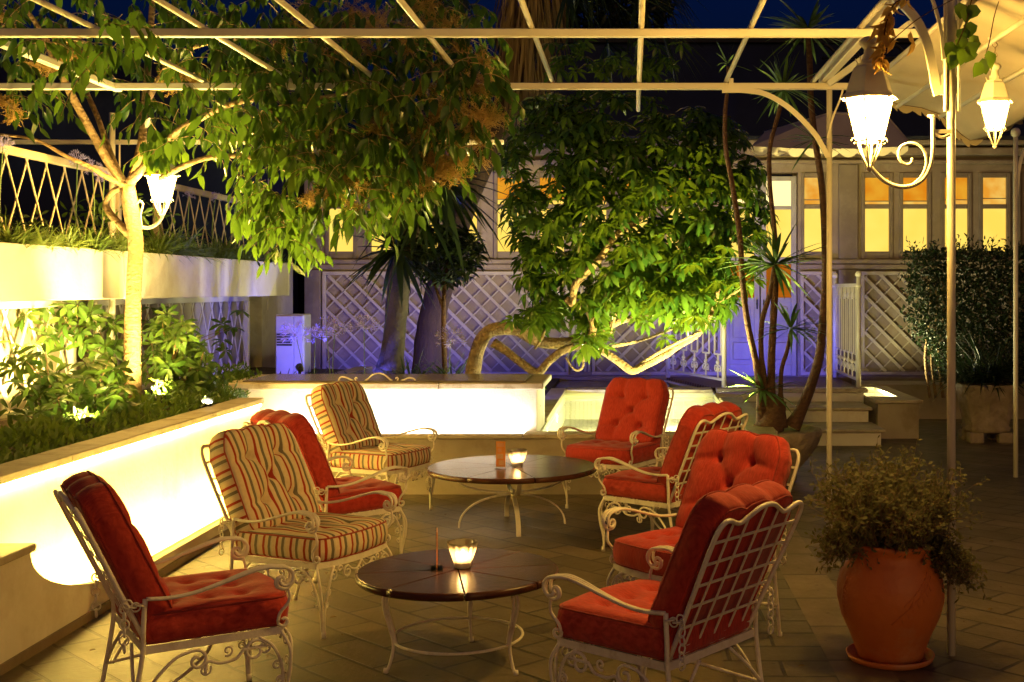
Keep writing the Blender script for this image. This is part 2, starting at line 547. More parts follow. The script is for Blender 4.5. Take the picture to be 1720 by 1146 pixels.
M['capstone'] = surf('limestone_coping', (0.48,0.42,0.31), (0.38,0.32,0.22), 9, 0.6, 0.2, 60, dirt=(0.22,0.17,0.10), dscale=5)
M['wood'] = surf('dark_varnished_wood', (0.085,0.030,0.014), (0.045,0.015,0.008), 10, 0.27, 0.06, 30, stretch=(1,1,1), coat=0.0, spec=0.3, dirt=(0.12,0.045,0.02), dscale=3)
M['terracotta'] = surf('terracotta', (0.64,0.180,0.030), (0.54,0.13,0.018), 4, 0.5, 0.25, 26, dirt=(0.58,0.27,0.11), dscale=2.2)
M['stone'] = surf('rough_cast_stone', (0.36,0.29,0.20), (0.22,0.17,0.11), 9, 0.85, 0.9, 18, bdist=0.03)
M['soil'] = surf('garden_soil', (0.055,0.035,0.02), (0.03,0.02,0.012), 12, 0.95, 0.8, 30)
M['bark_smooth'] = surf('smooth_bark', (0.38,0.26,0.13), (0.24,0.15,0.07), 9, 0.8, 0.9, 26, stretch=(1,1,1.6), dirt=(0.16,0.11,0.06), dscale=6, bdist=0.03)
M['bark_grey'] = surf('grey_bark', (0.36,0.26,0.13), (0.17,0.115,0.06), 14, 0.85, 1.0, 34, dirt=(0.09,0.06,0.03), dscale=7, bdist=0.04)
M['bark_blue'] = surf('grey_brown_bark', (0.065,0.052,0.045), (0.04,0.032,0.028), 10, 0.9, 0.8, 26)
M['bark_dark'] = surf('dark_bark', (0.12,0.06,0.035), (0.07,0.035,0.02), 14, 0.9, 0.8, 30, stretch=(1,1,3))
M['palm_fibre'] = surf('palm_fibre', (0.055,0.027,0.012), (0.03,0.015,0.008), 6, 0.95, 0.9, 30, stretch=(8,8,0.5))
M['dry_frond'] = leafmat('dry_frond', (0.24,0.15,0.06), (0.10,0.06,0.025), 0.15, 0.8)
M['leaf_tree'] = leafmat('glossy_tree_leaf', (0.010,0.045,0.006), (0.060,0.110,0.013), 0.26, 0.28, (0.20,0.36,0.025))
M['leaf_umbrella'] = leafmat('umbrella_tree_leaf', (0.014,0.055,0.007), (0.065,0.135,0.014), 0.22, 0.26, (0.30,0.40,0.02))
M['leaf_shrub'] = leafmat('shrub_leaf', (0.035,0.10,0.014), (0.095,0.17,0.022), 0.30, 0.4, (0.26,0.34,0.03))
M['leaf_dark'] = leafmat('dark_leaf', (0.008,0.020,0.006), (0.020,0.036,0.010), 0.2, 0.4)
M['leaf_yucca'] = leafmat('yucca_blade', (0.035,0.085,0.022), (0.075,0.13,0.030), 0.2, 0.4)
M['leaf_grey'] = leafmat('small_grey_leaf', (0.085,0.085,0.025), (0.16,0.145,0.045), 0.25, 0.6)
M['grass'] = leafmat('grass_blade', (0.07,0.14,0.025), (0.15,0.20,0.04), 0.3, 0.5)
M['panicle'] = leafmat('tree_flower', (0.34,0.20,0.05), (0.42,0.29,0.09), 0.3, 0.8)
M['dry_leaf'] = leafmat('dry_vine_leaf', (0.40,0.21,0.05), (0.50,0.30,0.08), 0.35, 0.7)
M['mauve'] = leafmat('agapanthus_petal', (0.30,0.28,0.75), (0.46,0.40,0.85), 0.35, 0.6)
M['stem'] = leafmat('flower_stem', (0.16,0.28,0.08), (0.22,0.33,0.10), 0.1, 0.5)
M['facade'] = surf('facade_paint', (0.27,0.20,0.135), (0.21,0.155,0.10), 4, 0.6, 0.1, 30, dirt=(0.33,0.27,0.20), dscale=2.5)
M['facade_panel'] = surf('facade_panel', (0.20,0.15,0.105), (0.155,0.115,0.08), 5, 0.7, 0.2, 26, dirt=(0.24,0.19,0.14), dscale=3)
M['lattice'] = surf('lattice_paint', (0.48,0.41,0.31), (0.38,0.31,0.22), 8, 0.6, 0.1, 50)
M['window_frame'] = surf('window_frame_paint', (0.22,0.165,0.11), (0.17,0.125,0.08), 8, 0.5, 0.1, 50)
M['door_paint'] = surf('door_paint', (0.36,0.33,0.29), (0.29,0.26,0.22), 5, 0.5, 0.1, 40)
M['deckwood'] = surf('dark_deck_boards', (0.10,0.045,0.03), (0.06,0.028,0.018), 5, 0.5, 0.2, 20, stretch=(1,8,1))
M['fabric_white'] = surf('canopy_canvas', (0.50,0.44,0.34), (0.42,0.37,0.28), 3, 0.75, 0.15, 20)
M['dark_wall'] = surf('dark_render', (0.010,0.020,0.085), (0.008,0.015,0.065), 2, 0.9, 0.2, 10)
M['roof_dark'] = surf('dark_roof', (0.012,0.013,0.022), (0.009,0.010,0.016), 4, 0.8, 0.2, 10)
M['pool_tile'] = surf('pale_pool_tile', (0.66,0.66,0.44), (0.52,0.53,0.36), 4, 0.5, 0.05, 30)
M['wet_stone'] = surf('wet_stone_slab', (0.20,0.155,0.115), (0.14,0.105,0.08), 5, 0.22, 0.08, 30, dirt=(0.10,0.075,0.055), dscale=3)
M['water'] = watermat()
M['black'] = surf('black_plastic', (0.02,0.02,0.02), (0.015,0.015,0.015), 5, 0.5, 0.0)
M['cabinet'] = surf('cabinet_enamel', (0.36,0.36,0.38), (0.30,0.30,0.32), 3, 0.5, 0.05, 30)
M['glass'] = glassmat('clear_glass', (0.97,0.97,0.97), 0.10)
M['cut_glass'] = frosted('cut_glass', (1.0,0.90,0.72), 0.5)
M['wax'] = surf('candle_wax', (0.80,0.72,0.55), (0.75,0.65,0.45), 5, 0.5, 0.0)
M['floor'] = paving('dark_stone_pavers', R(45), 0.44, 0.215, (0.165,0.125,0.074), (0.080,0.060,0.036), (0.007,0.005,0.003))
M['floor_band'] = paving('pale_border_pavers', R(90), 0.55, 0.6, (0.22,0.165,0.105), (0.16,0.12,0.08), (0.012,0.009,0.006))
M['floor_side'] = paving('border_pavers', R(0), 0.45, 0.22, (0.15,0.12,0.08), (0.095,0.075,0.05), (0.010,0.008,0.005))
E = {}
E['lantern'] = emit('lantern_light', (1.0,0.58,0.11), 480)
E['lantern_small'] = emit('lantern_light_small', (1.0,0.58,0.12), 120)
E['led_warm'] = emit('led_warm', LEDC, 560)
E['led_cool'] = emit('led_cool', COOL, 170)
E['lens'] = emit('spot_lens', (1.0,0.88,0.55), 30)
E['lens_blue'] = emit('spot_lens_blue', (0.15,0.2,1.0), 12)
E['flame'] = emit('candle_flame', (1.0,0.62,0.20), 28)
E['pane_low'] = emit('lit_curtain', (1.0,0.72,0.13), 1.12, 0.18, 1.4, (1.0,0.62,0.085))
E['pane_up'] = emit('lit_ceiling', (0.90,0.27,0.008), 0.75, 0.3, 3.5, (1.0,0.46,0.03))
E['pane_pale'] = emit('lit_plaster_room', (1.0,0.62,0.12), 0.85, 0.3, 5, (0.9,0.36,0.03))
E['door_glass'] = emit('lit_door_glass', (0.75,0.20,0.01), 0.55, 0.4, 4)
E['door_glow'] = emit('lit_door_pane', (1.0,0.78,0.30), 1.6)

def add_light(kind, loc, energy, color, parent=None, target=None, size=0.1, angle=60, blend=0.5, size_y=None):
    d = bpy.data.lights.new('light', kind); d.energy = energy; d.color = color
    if kind == 'SPOT':
        d.spot_size = R(angle); d.spot_blend = blend; d.shadow_soft_size = size
    elif kind == 'POINT': d.shadow_soft_size = size
    elif kind == 'AREA':
        d.size = size
        if size_y: d.shape = 'RECTANGLE'; d.size_y = size_y
    o = bpy.data.objects.new('light', d); col.objects.link(o)
    off = Vector(parent.location) if parent else Vector((0,0,0))
    o.location = Vector(loc) - off
    if target is not None:
        o.rotation_euler = (Vector(target) - Vector(loc)).to_track_quat('-Z', 'Y').to_euler()
    if parent: o.parent = parent
    return o

# ------------------------------------------------------------------ the setting: ground
g = G(); S_ = 400
g.add([(-S_,-S_,0),(S_,-S_,0),(S_,S_,0),(-S_,S_,0)], [(0,1,2,3)])
tag(g.build('ground', M['floor']), None, None, kind='structure')
g = G(); g.quad((0.90,0.5,0.004),(1.16,0.5,0.004),(1.16,13.0,0.004),(0.90,13.0,0.004))
tag(g.build('path', M['floor_band']), None, None, kind='structure')
g = G(); g.quad((0.42,0.5,0.004),(0.899,0.5,0.004),(0.899,10.0,0.004),(0.42,10.0,0.004))
tag(g.build('path', M['floor_side']), None, None, kind='structure')

# ------------------------------------------------------------------ low garden wall with lit trough
WX = -3.05          # face of the wall
LX = -2.78          # outer face of the trough lip
WALL = thing('garden_wall', 'low cream garden wall with stone coping glowing white from a light trough along its foot', 'wall', (WX, 7.5, 0))
g = G(); g.box2((WX-0.16, 2.0, 0), (WX, 10.05, 0.755))
g.build('wall_face', M['plaster'], WALL)
g = G()
for y0 in [2.0 + i*1.15 for i in range(7)]:
    g.bbox2((WX-0.18, y0+0.002, 0.757), (WX+0.03, min(10.05, y0+1.148), 0.803), 0.006)
g.build('coping', M['capstone'], WALL)
# trough lip: 11 cm high, sweeping up in a concave curve to a half-metre pier
g = G()
prof = [(10.05,0.0),(10.05,0.11),(7.2,0.11)]
for i in range(1, 13):
    t = i/12; a = PI/2*t
    prof.append((7.2 - 1.55*math.sin(a), 0.11 + 0.37*(1-math.cos(a))))
prof += [(5.60,0.487),(2.0,0.487),(2.0,0.0)]
n = len(prof)
V = [(LX-0.045, y, z) for y, z in prof] + [(LX, y, z) for y, z in prof]
Fs = []
for i in range(n):
    j = (i+1) % n; Fs.append((i, j, n+j, n+i))
g.add(V, Fs)
# side faces as strips so the concave outline triangulates cleanly
for off, flip in ((0, True), (n, False)):
    top = [i for i in range(1, n-1)]
    b = len(g.v)
    for i in top:
        y, z = prof[i]; x = LX-0.045 if off == 0 else LX
        g.v += [(x, y, z), (x, y, 0.0)]
    for k in range(len(top)-1):
        f = (b+2*k, b+2*k+1, b+2*k+3, b+2*k+2)
        g.f.append(f if not flip else f[::-1]); g.sm.append(False); g.mi.append(0)
g.box2((WX, 2.0, 0.0), (LX-0.045, 5.6, 0.487))
g.build('trough_lip', M['plaster'], WALL)
g = G(); g.bbox2((WX+0.002, 1.98, 0.489), (LX+0.035, 5.64, 0.525), 0.006); g.build('pier_cap', M['capstone'], WALL)
g = G(); g.box2((LX-0.075, 5.66, 0.045), (LX-0.055, 10.0, 0.06)); g.build('light_strip', E['led_warm'], WALL)
g = G(); g.box2((WX+0.004, 5.66, 0.738), (WX+0.022, 10.0, 0.752)); g.build('light_strip', emit('led_warm_soft', LEDC, 160), WALL)
g = G(); g.box2((LX+0.002, 2.0, 0.0), (LX+0.014, 10.05, 0.045)); g.build('skirting', M['window_frame'], WALL)

# planting bed behind it
g = G()
nx, ny = 10, 40
for i in range(ny+1):
    for j in range(nx+1):
        x = -4.75 + (WX-0.16+4.75)*j/nx; y = 2.0 + 13.2*i/ny
        g.v.append((x, y, 0.70 + 0.05*mnoise.noise(Vector((x*2, y*2, 0)))))
for i in range(ny):
    for j in range(nx):
        a = i*(nx+1)+j; g.f.append((a, a+1, a+nx+2, a+nx+1)); g.sm.append(True); g.mi.append(0)
tag(g.build('planting_bed', M['soil']), None, None, kind='structure')
# low side of the bed beyond the garden wall
g = G(); g.box2((-3.42, 11.42, 0.0), (-3.22, 15.2, 0.73))
tag(g.build('bed_wall', M['plaster_dull'], base=(-3.3,13,0)), 'low dull plaster retaining wall at the far end of the left bed', 'wall')

# back wall of the bed
g = G(); g.box2((-4.95, 2.0, 0), (-4.75, 15.2, 1.60))
g.box2((-4.95, 15.2, 0), (-4.6, 16.6, 2.05))
tag(g.build('boundary_wall', M['plaster_dull'], base=(-4.85, 9, 0)), 'ochre plastered boundary wall behind the left bed under the long planters', 'wall')

# ------------------------------------------------------------------ raised tank / pool
TY = 10.32
TANK = thing('raised_tank', 'raised white basin with stone slab top glowing behind the striped rear chair', 'water feature', (-2.1, 10.8, 0))
g = G(); g.box2((-3.40, TY, 0.0), (-0.80, 11.3, 0.848)); g.build('tank_wall', M['plaster'], TANK)
g = G()
for x0, x1 in ((-3.44,-2.55),(-2.546,-1.62),(-1.616,-0.74)):
    g.bbox2((x0, TY-0.05, 0.850), (x1, 11.34, 0.905), 0.008)
g.build('tank_coping', M['capstone'], TANK)
g = G(); g.bbox2((-3.30, TY+0.04, 0.907), (-0.90, 11.22, 0.917), 0.004); g.build('slab_top', M['wet_stone'], TANK)
g = G(); g.box2((-2.92, 10.145, 0.432), (-0.82, 10.165, 0.447)); g.build('light_strip', E['led_cool'], TANK)

POOL = thing('pool_basin', 'long low pool surround of pale stone with lit tiled basin', 'pool', (0.0, 12.4, 0))
g = G()
g.box2((-2.99, 10.08, 0), (1.2, 10.13, 0.462))                   # front wall
g.box2((-2.99, 10.13, 0), (-0.8, TY-0.002, 0.40))               # trough floor
g.box2((-0.93, TY+1.0, 0), (-0.80, 14.72, 0.455))
g.box2((1.0, 10.13, 0), (1.2, 13.6, 0.455))
g.box2((-0.8, 14.6, 0), (1.0, 14.72, 0.455))
g.build('pool_wall', M['plaster_dull'], POOL)
g = G()
for x0, x1 in [(-2.99 + i*1.05, min(1.22, -2.99 + (i+1)*1.05 - 0.004)) for i in range(4)]:
    g.bbox2((x0, 10.05, 0.464), (x1, 10.135 if x1 < -0.78 else 10.30, 0.497), 0.005)
g.bbox2((-0.97, TY+1.05, 0.457), (-0.78, 14.76, 0.495), 0.006)
g.bbox2((0.98, 10.304, 0.457), (1.24, 13.55, 0.495), 0.006)
g.bbox2((-0.776, 14.56, 0.457), (0.976, 14.9, 0.495), 0.006)
g.build('pool_coping', M['capstone'], POOL)
g = G()
g.box2((-0.80, 10.13, 0.10), (1.0, 14.6, 0.14))
g.box2((-0.80, 10.131, 0.14), (-0.785, 14.599, 0.45)); g.box2((0.985, 10.131, 0.14), (0.999, 14.599, 0.45))
g.box2((-0.784, 10.131, 0.14), (0.984, 10.146, 0.45)); g.box2((-0.784, 14.584, 0.14), (0.984, 14.599, 0.45))
g.build('basin', M['pool_tile'], POOL)
def pool_lamp(par, c, nrm, e):
    g = G(); c = Vector(c); nrm = Vector(nrm)
    u = nrm.orthogonal().normalized(); w = nrm.cross(u)
    g.add([c + u*(0.045*math.cos(2*PI*k/12)) + w*(0.045*math.sin(2*PI*k/12)) for k in range(12)], [tuple(range(12))])
    g.build('pool_light', E['lens'], par)
    add_light('AREA', c + nrm*0.03, e, (1.0,0.86,0.45), par, c + nrm*1.0 + Vector((0,0,-0.08)), 0.18)
for y in (10.9, 12.2, 13.5): pool_lamp(POOL, (0.98, y, 0.33), (-1,0,0), 120)
for y in (11.4, 12.9): pool_lamp(POOL, (-0.78, y, 0.33), (1,0,0), 95)
g = G(); g.quad((-0.784,10.147,0.425),(0.984,10.147,0.425),(0.984,14.583,0.425),(-0.784,14.583,0.425))
tag(g.build('water', M['water']), None, None, kind='structure')
# ground of the rear garden behind tank
g = G(); g.box2((-4.6, 11.36, 0.0), (-0.98, 16.7, 0.47)); 
tag(g.build('rear_bed', M['soil']), None, None, kind='structure')
g = G(); g.box2((-0.978, 14.91, 0.0), (0.5, 16.7, 0.44))
tag(g.build('rear_terrace', M['wet_stone']), None, None, kind='structure')

# ------------------------------------------------------------------ deck with steps in front of the door
DECK = thing('deck_platform', 'dark boarded platform with pale stone steps in front of the blue lit door', 'steps', (1.9, 14.6, 0))
g = G()
dk = [(1.02,14.62),(2.79,14.62),(2.79,16.62),(0.45,16.62)]
g.prism(dk, 0.0, 0.455)
g.bbox2((1.1, 13.88, 0.0), (2.70, 14.61, 0.315), 0.006)
g.bbox2((1.1, 13.18, 0.0), (2.70, 13.87, 0.150), 0.006)
g.build('riser', M['plaster'], DECK)
g = G()
g.bbox2((1.1,13.13,0.152),(2.74,13.88,0.185),0.008)
g.bbox2((1.1,13.84,0.317),(2.74,14.60,0.350),0.008)
g.bbox2((1.02,14.56,0.457),(2.83,14.80,0.506),0.008)
g.build('tread', M['capstone'], DECK)
g = G()
yb = 14.81
while yb < 16.6:
    t = (yb-14.62)/2.0
    g.bbox2((1.02-0.57*t+0.02, yb, 0.457), (2.78, yb+0.088, 0.498), 0.004); yb += 0.093
g.build('boards', M['deckwood'], DECK)
# small lit basin right of the steps
SB = thing('side_basin', 'small square stone basin with glowing water right of the steps', 'pool', (3.0, 14.7, 0))
g = G()
g.box2((2.80,13.83,0),(3.26,13.88,0.40)); g.box2((3.21,13.88,0),(3.26,15.75,0.40)); g.box2((2.80,15.70,0),(3.21,15.75,0.40)); g.box2((2.80,13.88,0),(2.85,15.70,0.40)); g.box2((2.85,13.88,0),(3.21,15.70,0.16))
g.build('basin_wall', M['plaster_dull'], SB)
g = G()
g.bbox2((2.76,13.79,0.402),(3.30,14.28,0.44),0.005); g.bbox2((3.12,14.284,0.402),(3.30,15.80,0.44),0.005); g.bbox2((2.76,15.62,0.402),(3.116,15.80,0.44),0.005)
g.build('basin_coping', M['capstone'], SB)
g = G(); g.box2((2.855,14.30,0.17),(3.205,15.6,0.20)); g.build('basin_floor', M['pool_tile'], SB)
g = G(); g.quad((2.852,14.2,0.385),(3.208,14.2,0.385),(3.208,15.69,0.385),(2.852,15.69,0.385)); g.build('water_surface', M['water'], SB)
pool_lamp(SB, (2.862, 15.0, 0.31), (1,0,0), 120)

# ------------------------------------------------------------------ deck railings
def railing(a, b, label, ztop, nb):
    a = Vector(a); b = Vector(b)
    T = thing('deck_railing', label, 'railing', tuple(a))
    d = (b-a).normalized(); Ln = (b-a).length; up = Vector((0,0,1)); nrm = d.cross(up)
    for q in (a, b):
        g = G(); z1 = ztop+0.10
        g.tube([q, q+up*(z1-q.z)], 0.030, 8); g.sphere(q+up*(z1-q.z+0.03), 0.042)
        g.tube([q+up*(z1-q.z-0.12), q+up*(z1-q.z-0.09)], 0.042, 8)
        g.build('post', M['white_metal'], T)
    g = G(); z0 = a.z+0.10
    g.ribbon([a+up*(z0-a.z), b+up*(z0-a.z)], 0.03, 0.03, nrm); g.build('bottom_rail', M['white_metal'], T); g = G(); g.ribbon([a+up*(ztop-a.z), b+up*(ztop-a.z)], 0.045, 0.03, nrm)
    g.build('top_rail', M['white_metal'], T)
    g = G()
    for i in range(nb):
        c = a + d*(Ln*(i+0.5)/nb)
        w = Ln/nb*0.27
        zb = z0+0.30
        for s in (-1,1):
            g.ribbon([c+d*(s*w)+up*(zb-a.z), c+d*(s*w)+up*(ztop-a.z)], 0.022, 0.014, nrm)
        g.ribbon([c-d*w+up*(zb-a.z), c+d*w+up*(zb-a.z)], 0.02, 0.016, nrm)
        g.ribbon([c+up*(z0-a.z), c+up*(zb-a.z)], 0.022, 0.016, nrm)
        for zz, flip in ((z0, 1), (ztop, -1)):
            for s in (-1,1):
                sp = spiral(0.055, 0.10, 0.055, 0.012, 180, 180-430, 18)
                g.tube([c + d*(s*(x+0.004)) + up*(zz-a.z+flip*(y+0.02)) for x, y in [(0.0,-0.02)]+sp], 0.009, 5)
        g.sphere(c+up*(z0-a.z+0.2), 0.028, 8, 5)
    g.build('balusters', M['white_metal'], T)
railing((1.12,14.70,0.50), (0.50,16.5,0.50), 'white iron railing left of the door half hidden by green foliage', 1.55, 5)
railing((2.74,14.70,0.50), (2.76,16.5,0.50), 'white iron railing right of the door seen nearly end on', 1.74, 6)

# ------------------------------------------------------------------ building with lit windows
BY = 16.8
def bx_(px): return (px-CX)*BY/F
def bz_(py): return H-(py-CY)*BY/F
BLD = thing('hotel_building', 'long pale building with lit windows above lattice panels along the back', 'building', (1.0, BY, 0))
g = G()
zs, zt, zl = bz_(436), bz_(262), bz_(290)
xs0, xs1 = bx_(511), 8.5
dx0, dx1 = bx_(1212), bx_(1340)
# plinth, lattice backing, band, window zone piers, head
g.box2((xs0, BY, 0), (dx0, BY+0.25, 0.47)); g.box2((dx1, BY, 0), (xs1, BY+0.25, 0.47))
g.box2((dx0, BY+0.06, 0.0), (dx1, BY+0.25, 0.50))
g.box2((xs0, BY+0.03, 0.47), (dx0, BY+0.25, zs)); g.box2((dx1, BY+0.03, 0.47), (xs1, BY+0.25, zs))
wins = [(546,600),(617,671),(688,742),(754,808),(829,883),(900,954),(971,1025),(1042,1096),(1113,1167),(1346,1386),(1446,1500),(1510,1564),(1580,1632),(1644,1697),(1714,1766),(1782,1836)]
edges = []
prev = xs0
for a, b in wins:
    xa, xb = bx_(a), bx_(b)
    if a > 1340 and prev < dx1: 
        g.box2((prev, BY, zs), (dx0, BY+0.25, zl)); prev = dx1
    g.box2((prev, BY, zs), (xa, BY+0.25, zl)); prev = xb
g.box2((prev, BY, zs), (xs1, BY+0.25, zl))
g.box2((xs0, BY+0.001, zl), (xs1, BY+0.25, zt+0.22))
g.box2((dx0, BY+0.12, 0.5), (dx0+0.04, BY+0.25, zl)); g.box2((dx1-0.04, BY+0.12, 0.5), (dx1, BY+0.25, zl))
g.box2((xs0, BY+0.3, 0), (xs0+0.2, BY+5, zt+0.2))
g.build('wall', M['facade'], BLD)
# mouldings
g = G()
for a, b in ((xs0-0.04, dx0), (dx1, xs1)):
    g.bbox2((a, BY-0.09, bz_(443)), (b, BY-0.002, bz_(436)), 0.01)
    g.bbox2((a, BY-0.05, bz_(452)), (b, BY-0.002, bz_(444)), 0.01)
    g.bbox2((a, BY-0.03, 0.44), (b, BY-0.002, 0.50), 0.008)
g.bbox2((xs0-0.06, BY-0.10, bz_(276)), (xs1, BY-0.002, bz_(270)), 0.008)
g.bbox2((xs0-0.06, BY-0.16, bz_(262)), (xs1, BY-0.002, bz_(250)), 0.01)
g.bbox2((xs0-0.06, BY-0.24, bz_(246)), (xs1, BY-0.002, bz_(238)), 0.01)
g.build('cornice', M['facade'], BLD)
# pilasters
for a, b in ((513,540),(1408,1440),(1700,1712)):
    g = G()
    g.bbox2((bx_(a), BY-0.07, 0.50), (bx_(b), BY-0.002, bz_(453)), 0.008)
    g.bbox2((bx_(a), BY-0.07, bz_(435)), (bx_(b), BY-0.002, bz_(277)), 0.008)
    g.build('pilaster', M['facade_panel'], BLD)
# windows: frame > two panes
zm = bz_(347)
for a, b in wins:
    xa, xb = bx_(a), bx_(b)
    g = G(); e = 0.055 if b-a > 45 else 0.04; y0, y1 = BY-0.025, BY+0.06
    for (p, q) in (((xa,zs),(xa+e,zl)), ((xb-e,zs),(xb,zl)), ((xa+e,zl-0.07),(xb-e,zl)), ((xa+e,zs),(xb-e,zs+0.11)), ((xa+e,zm-0.03),(xb-e,zm+0.03))):
        g.bbox2((p[0], y0, p[1]), (q[0], y1, q[1]), 0.008)
    fr = g.build('window', M['window_frame'], BLD)
    g = G(); g.box2((xa+e, BY+0.03, zs+0.11), (xb-e, BY+0.04, zm-0.03)); g.build('curtained_pane', E['pane_low'], fr)
    g = G(); g.box2((xa+e, BY+0.03, zm+0.03), (xb-e, BY+0.04, zl-0.07)); g.build('upper_pane', E['pane_pale' if a in (1346, 1644, 1714) else 'pane_up'], fr)
    zs2 = zm+0.03+0.035+0.05*random.random()
    g = G(); g.box2((xa+e, BY+0.024, zm+0.03), (xb-e, BY+0.029, zs2)); g.build('bright_strip', E['pane_pale' if a > 1300 else 'pane_low'], fr)
    g = G(); g.bbox2((xa+e, BY+0.012, zs2), (xb-e, BY+0.024, zs2+0.012), 0.002); g.build('glazing_bar', M['window_frame'], fr)
# lattice panels (two crossing layers of laths on a panel)
def lattice_panel(par, x0, x1, z0, z1, step=0.18, off=0.0, mat='lattice', flip=1):
    g = G()
    for lay, sgn in ((0, -flip), (1, flip)):
        yy = BY-0.022 if lay == 0 else BY-0.006
        c = -6.0 + off
        while c < 12:
            # line: z = z0 + sgn*(x-x0) + c
            pts = []
            xa, xb = x0, x1
            za, zb = z0 + sgn*(xa-x0)+c, z0 + sgn*(xb-x0)+c
            lo, hi = z0, z1
            # clip
            def cl(xx, zz):
                return xx, zz
            t0, t1 = 0.0, 1.0; dz = zb-za
            for bound, is_lo in ((lo, True), (hi, False)):
                if abs(dz) < 1e-9: continue
                t = (bound-za)/dz
                if (dz > 0) == is_lo: t0 = max(t0, t)
                else: t1 = min(t1, t)
            if t1-t0 > 0.02:
                p = Vector((xa+(xb-xa)*t0, yy, za+dz*t0)); q = Vector((xa+(xb-xa)*t1, yy, za+dz*t1))
                w = (0.040 if lay == 0 else 0.018)*random.uniform(0.85, 1.15)
                p.z += random.uniform(-.007,.007); q.z += random.uniform(-.007,.007)
                g.ribbon([p, q], w, 0.018 if lay == 0 else 0.012, (0,1,0))
            c += step*math.sqrt(2)*0.98
    fe = 0.05
    for (p, q) in (((x0-fe,z0),(x0,z1)), ((x1,z0),(x1+fe,z1)), ((x0-fe,z1),(x1+fe,z1+fe)), ((x0-fe,z0-fe),(x1+fe,z0))):
        g.bbox2((p[0], BY-0.034, p[1]), (q[0], BY+0.028, q[1]), 0.006)
    return g.build('lattice_panel', M[mat], par)
zp0, zp1 = 0.56, bz_(462)
for a, b in ((548,735),(748,950),(1000,1205),(1350,1398),(1452,1560),(1574,1700)):
    lattice_panel(BLD, bx_(a), bx_(b), zp0, zp1, off=random.random()*0.2, flip=-1 if a == 1000 else 1)
g = G()
x = bx_(960)
while x < bx_(992):
    g.bbox2((x, BY-0.01, zp0), (x+0.045, BY+0.028, zp1), 0.006); x += 0.055
g.build('slatted_panel', M['lattice'], BLD)
# double door
for k, (a, b) in enumerate(((1216,1276),(1278,1338))):
    xa, xb = bx_(a), bx_(b); yd = BY+0.0
    g = G(); e = 0.075
    g.bbox2((xa, yd, 0.50), (xa+e, yd+0.05, bz_(296)), 0.006); g.bbox2((xb-e, yd, 0.50), (xb, yd+0.05, bz_(296)), 0.006)
    for z0, z1 in ((0.50,0.66),(bz_(508),bz_(500)),(bz_(444),bz_(432)),(bz_(352),bz_(346)),(bz_(304),bz_(296))):
        g.bbox2((xa+e, yd, z0), (xb-e, yd+0.05, z1), 0.006)
    g.box2((xa+e, yd+0.025, 0.66), (xb-e, yd+0.04, bz_(508)))
    g.bbox2((xa+e+0.05, yd+0.006, 0.72), (xb-e-0.05, yd+0.026, bz_(575)), 0.012)
    g.bbox2((xa+e+0.05, yd+0.006, bz_(568)), (xb-e-0.05, yd+0.026, bz_(515)), 0.012)
    d = g.build('door', M['door_paint'], BLD)
    g = G(); g.box2((xa+e, yd+0.022, bz_(500)), (xb-e, yd+0.03, bz_(444))); g.build('orange_pane', E['door_glass'], d)
    g = G(); g.box2((xa+e, yd+0.022, bz_(432)), (xb-e, yd+0.03, bz_(352))); g.build('curtained_pane', E['pane_low'], d)
    g = G(); g.box2((xa+e, yd+0.022, bz_(346)), (xb-e, yd+0.03, bz_(304))); g.build('upper_pane', E['door_glow'], d)
    g = G(); hx = xb-e*0.5 if k == 0 else xa+e*0.5
    g.tube([(hx, yd-0.04, 1.42), (hx, yd-0.04, 1.55)], 0.010, 6); g.box2((hx-0.012, yd-0.04, 1.48), (hx+0.012, yd, 1.50)); g.build('handle', M['black'], d)
# roof of the building
g = G(); g.add([(xs0-0.2,BY-0.3,zt+0.24),(xs1,BY-0.3,zt+0.24),(xs1,BY+5,zt+0.9),(xs0-0.2,BY+5,zt+0.9)], [(0,1,2,3)])
g.box2((xs0-0.2,BY-0.3,zt+0.20),(xs1,BY-0.26,zt+0.238))
g.build('roof', M['roof_dark'], BLD)

# dark taller building behind, dark neighbour at the left
b2 = thing('rear_building', 'tall unlit building standing dark against the night sky', 'building', (2, 24, 0))
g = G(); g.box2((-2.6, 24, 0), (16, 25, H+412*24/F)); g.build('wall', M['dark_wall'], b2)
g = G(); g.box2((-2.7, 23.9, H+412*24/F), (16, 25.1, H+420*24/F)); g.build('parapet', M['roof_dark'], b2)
g = G()
for px in (1404,1440,1478,1520):
    pts = [P(px-22+44*t, 74+58*(1-math.sin(PI*(0.5+0.5*t))) , 23.6) for t in [i/10 for i in range(11)]]
    g.tube(pts, 0.03, 6)
g.tube([P(1380,98,23.6), P(1560,98,23.6)], 0.03, 6)
g.build('awning_hoops', M['black'], b2)
nb = thing('neighbour_building', 'unlit black house wall beyond the left trellis fence', 'building', (-9, 17, 0))
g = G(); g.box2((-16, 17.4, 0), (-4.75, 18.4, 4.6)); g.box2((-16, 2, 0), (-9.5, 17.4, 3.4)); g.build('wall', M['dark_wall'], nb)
g = G(); g.add([(-16.2,17.2,4.6),(-4.6,17.2,4.6),(-4.6,19.4,5.3),(-16.2,19.4,5.3)], [(0,1,2,3)]); g.box2((-16.2,17.2,4.5),(-4.6,17.26,4.598)); g.build('roof', M['roof_dark'], nb)

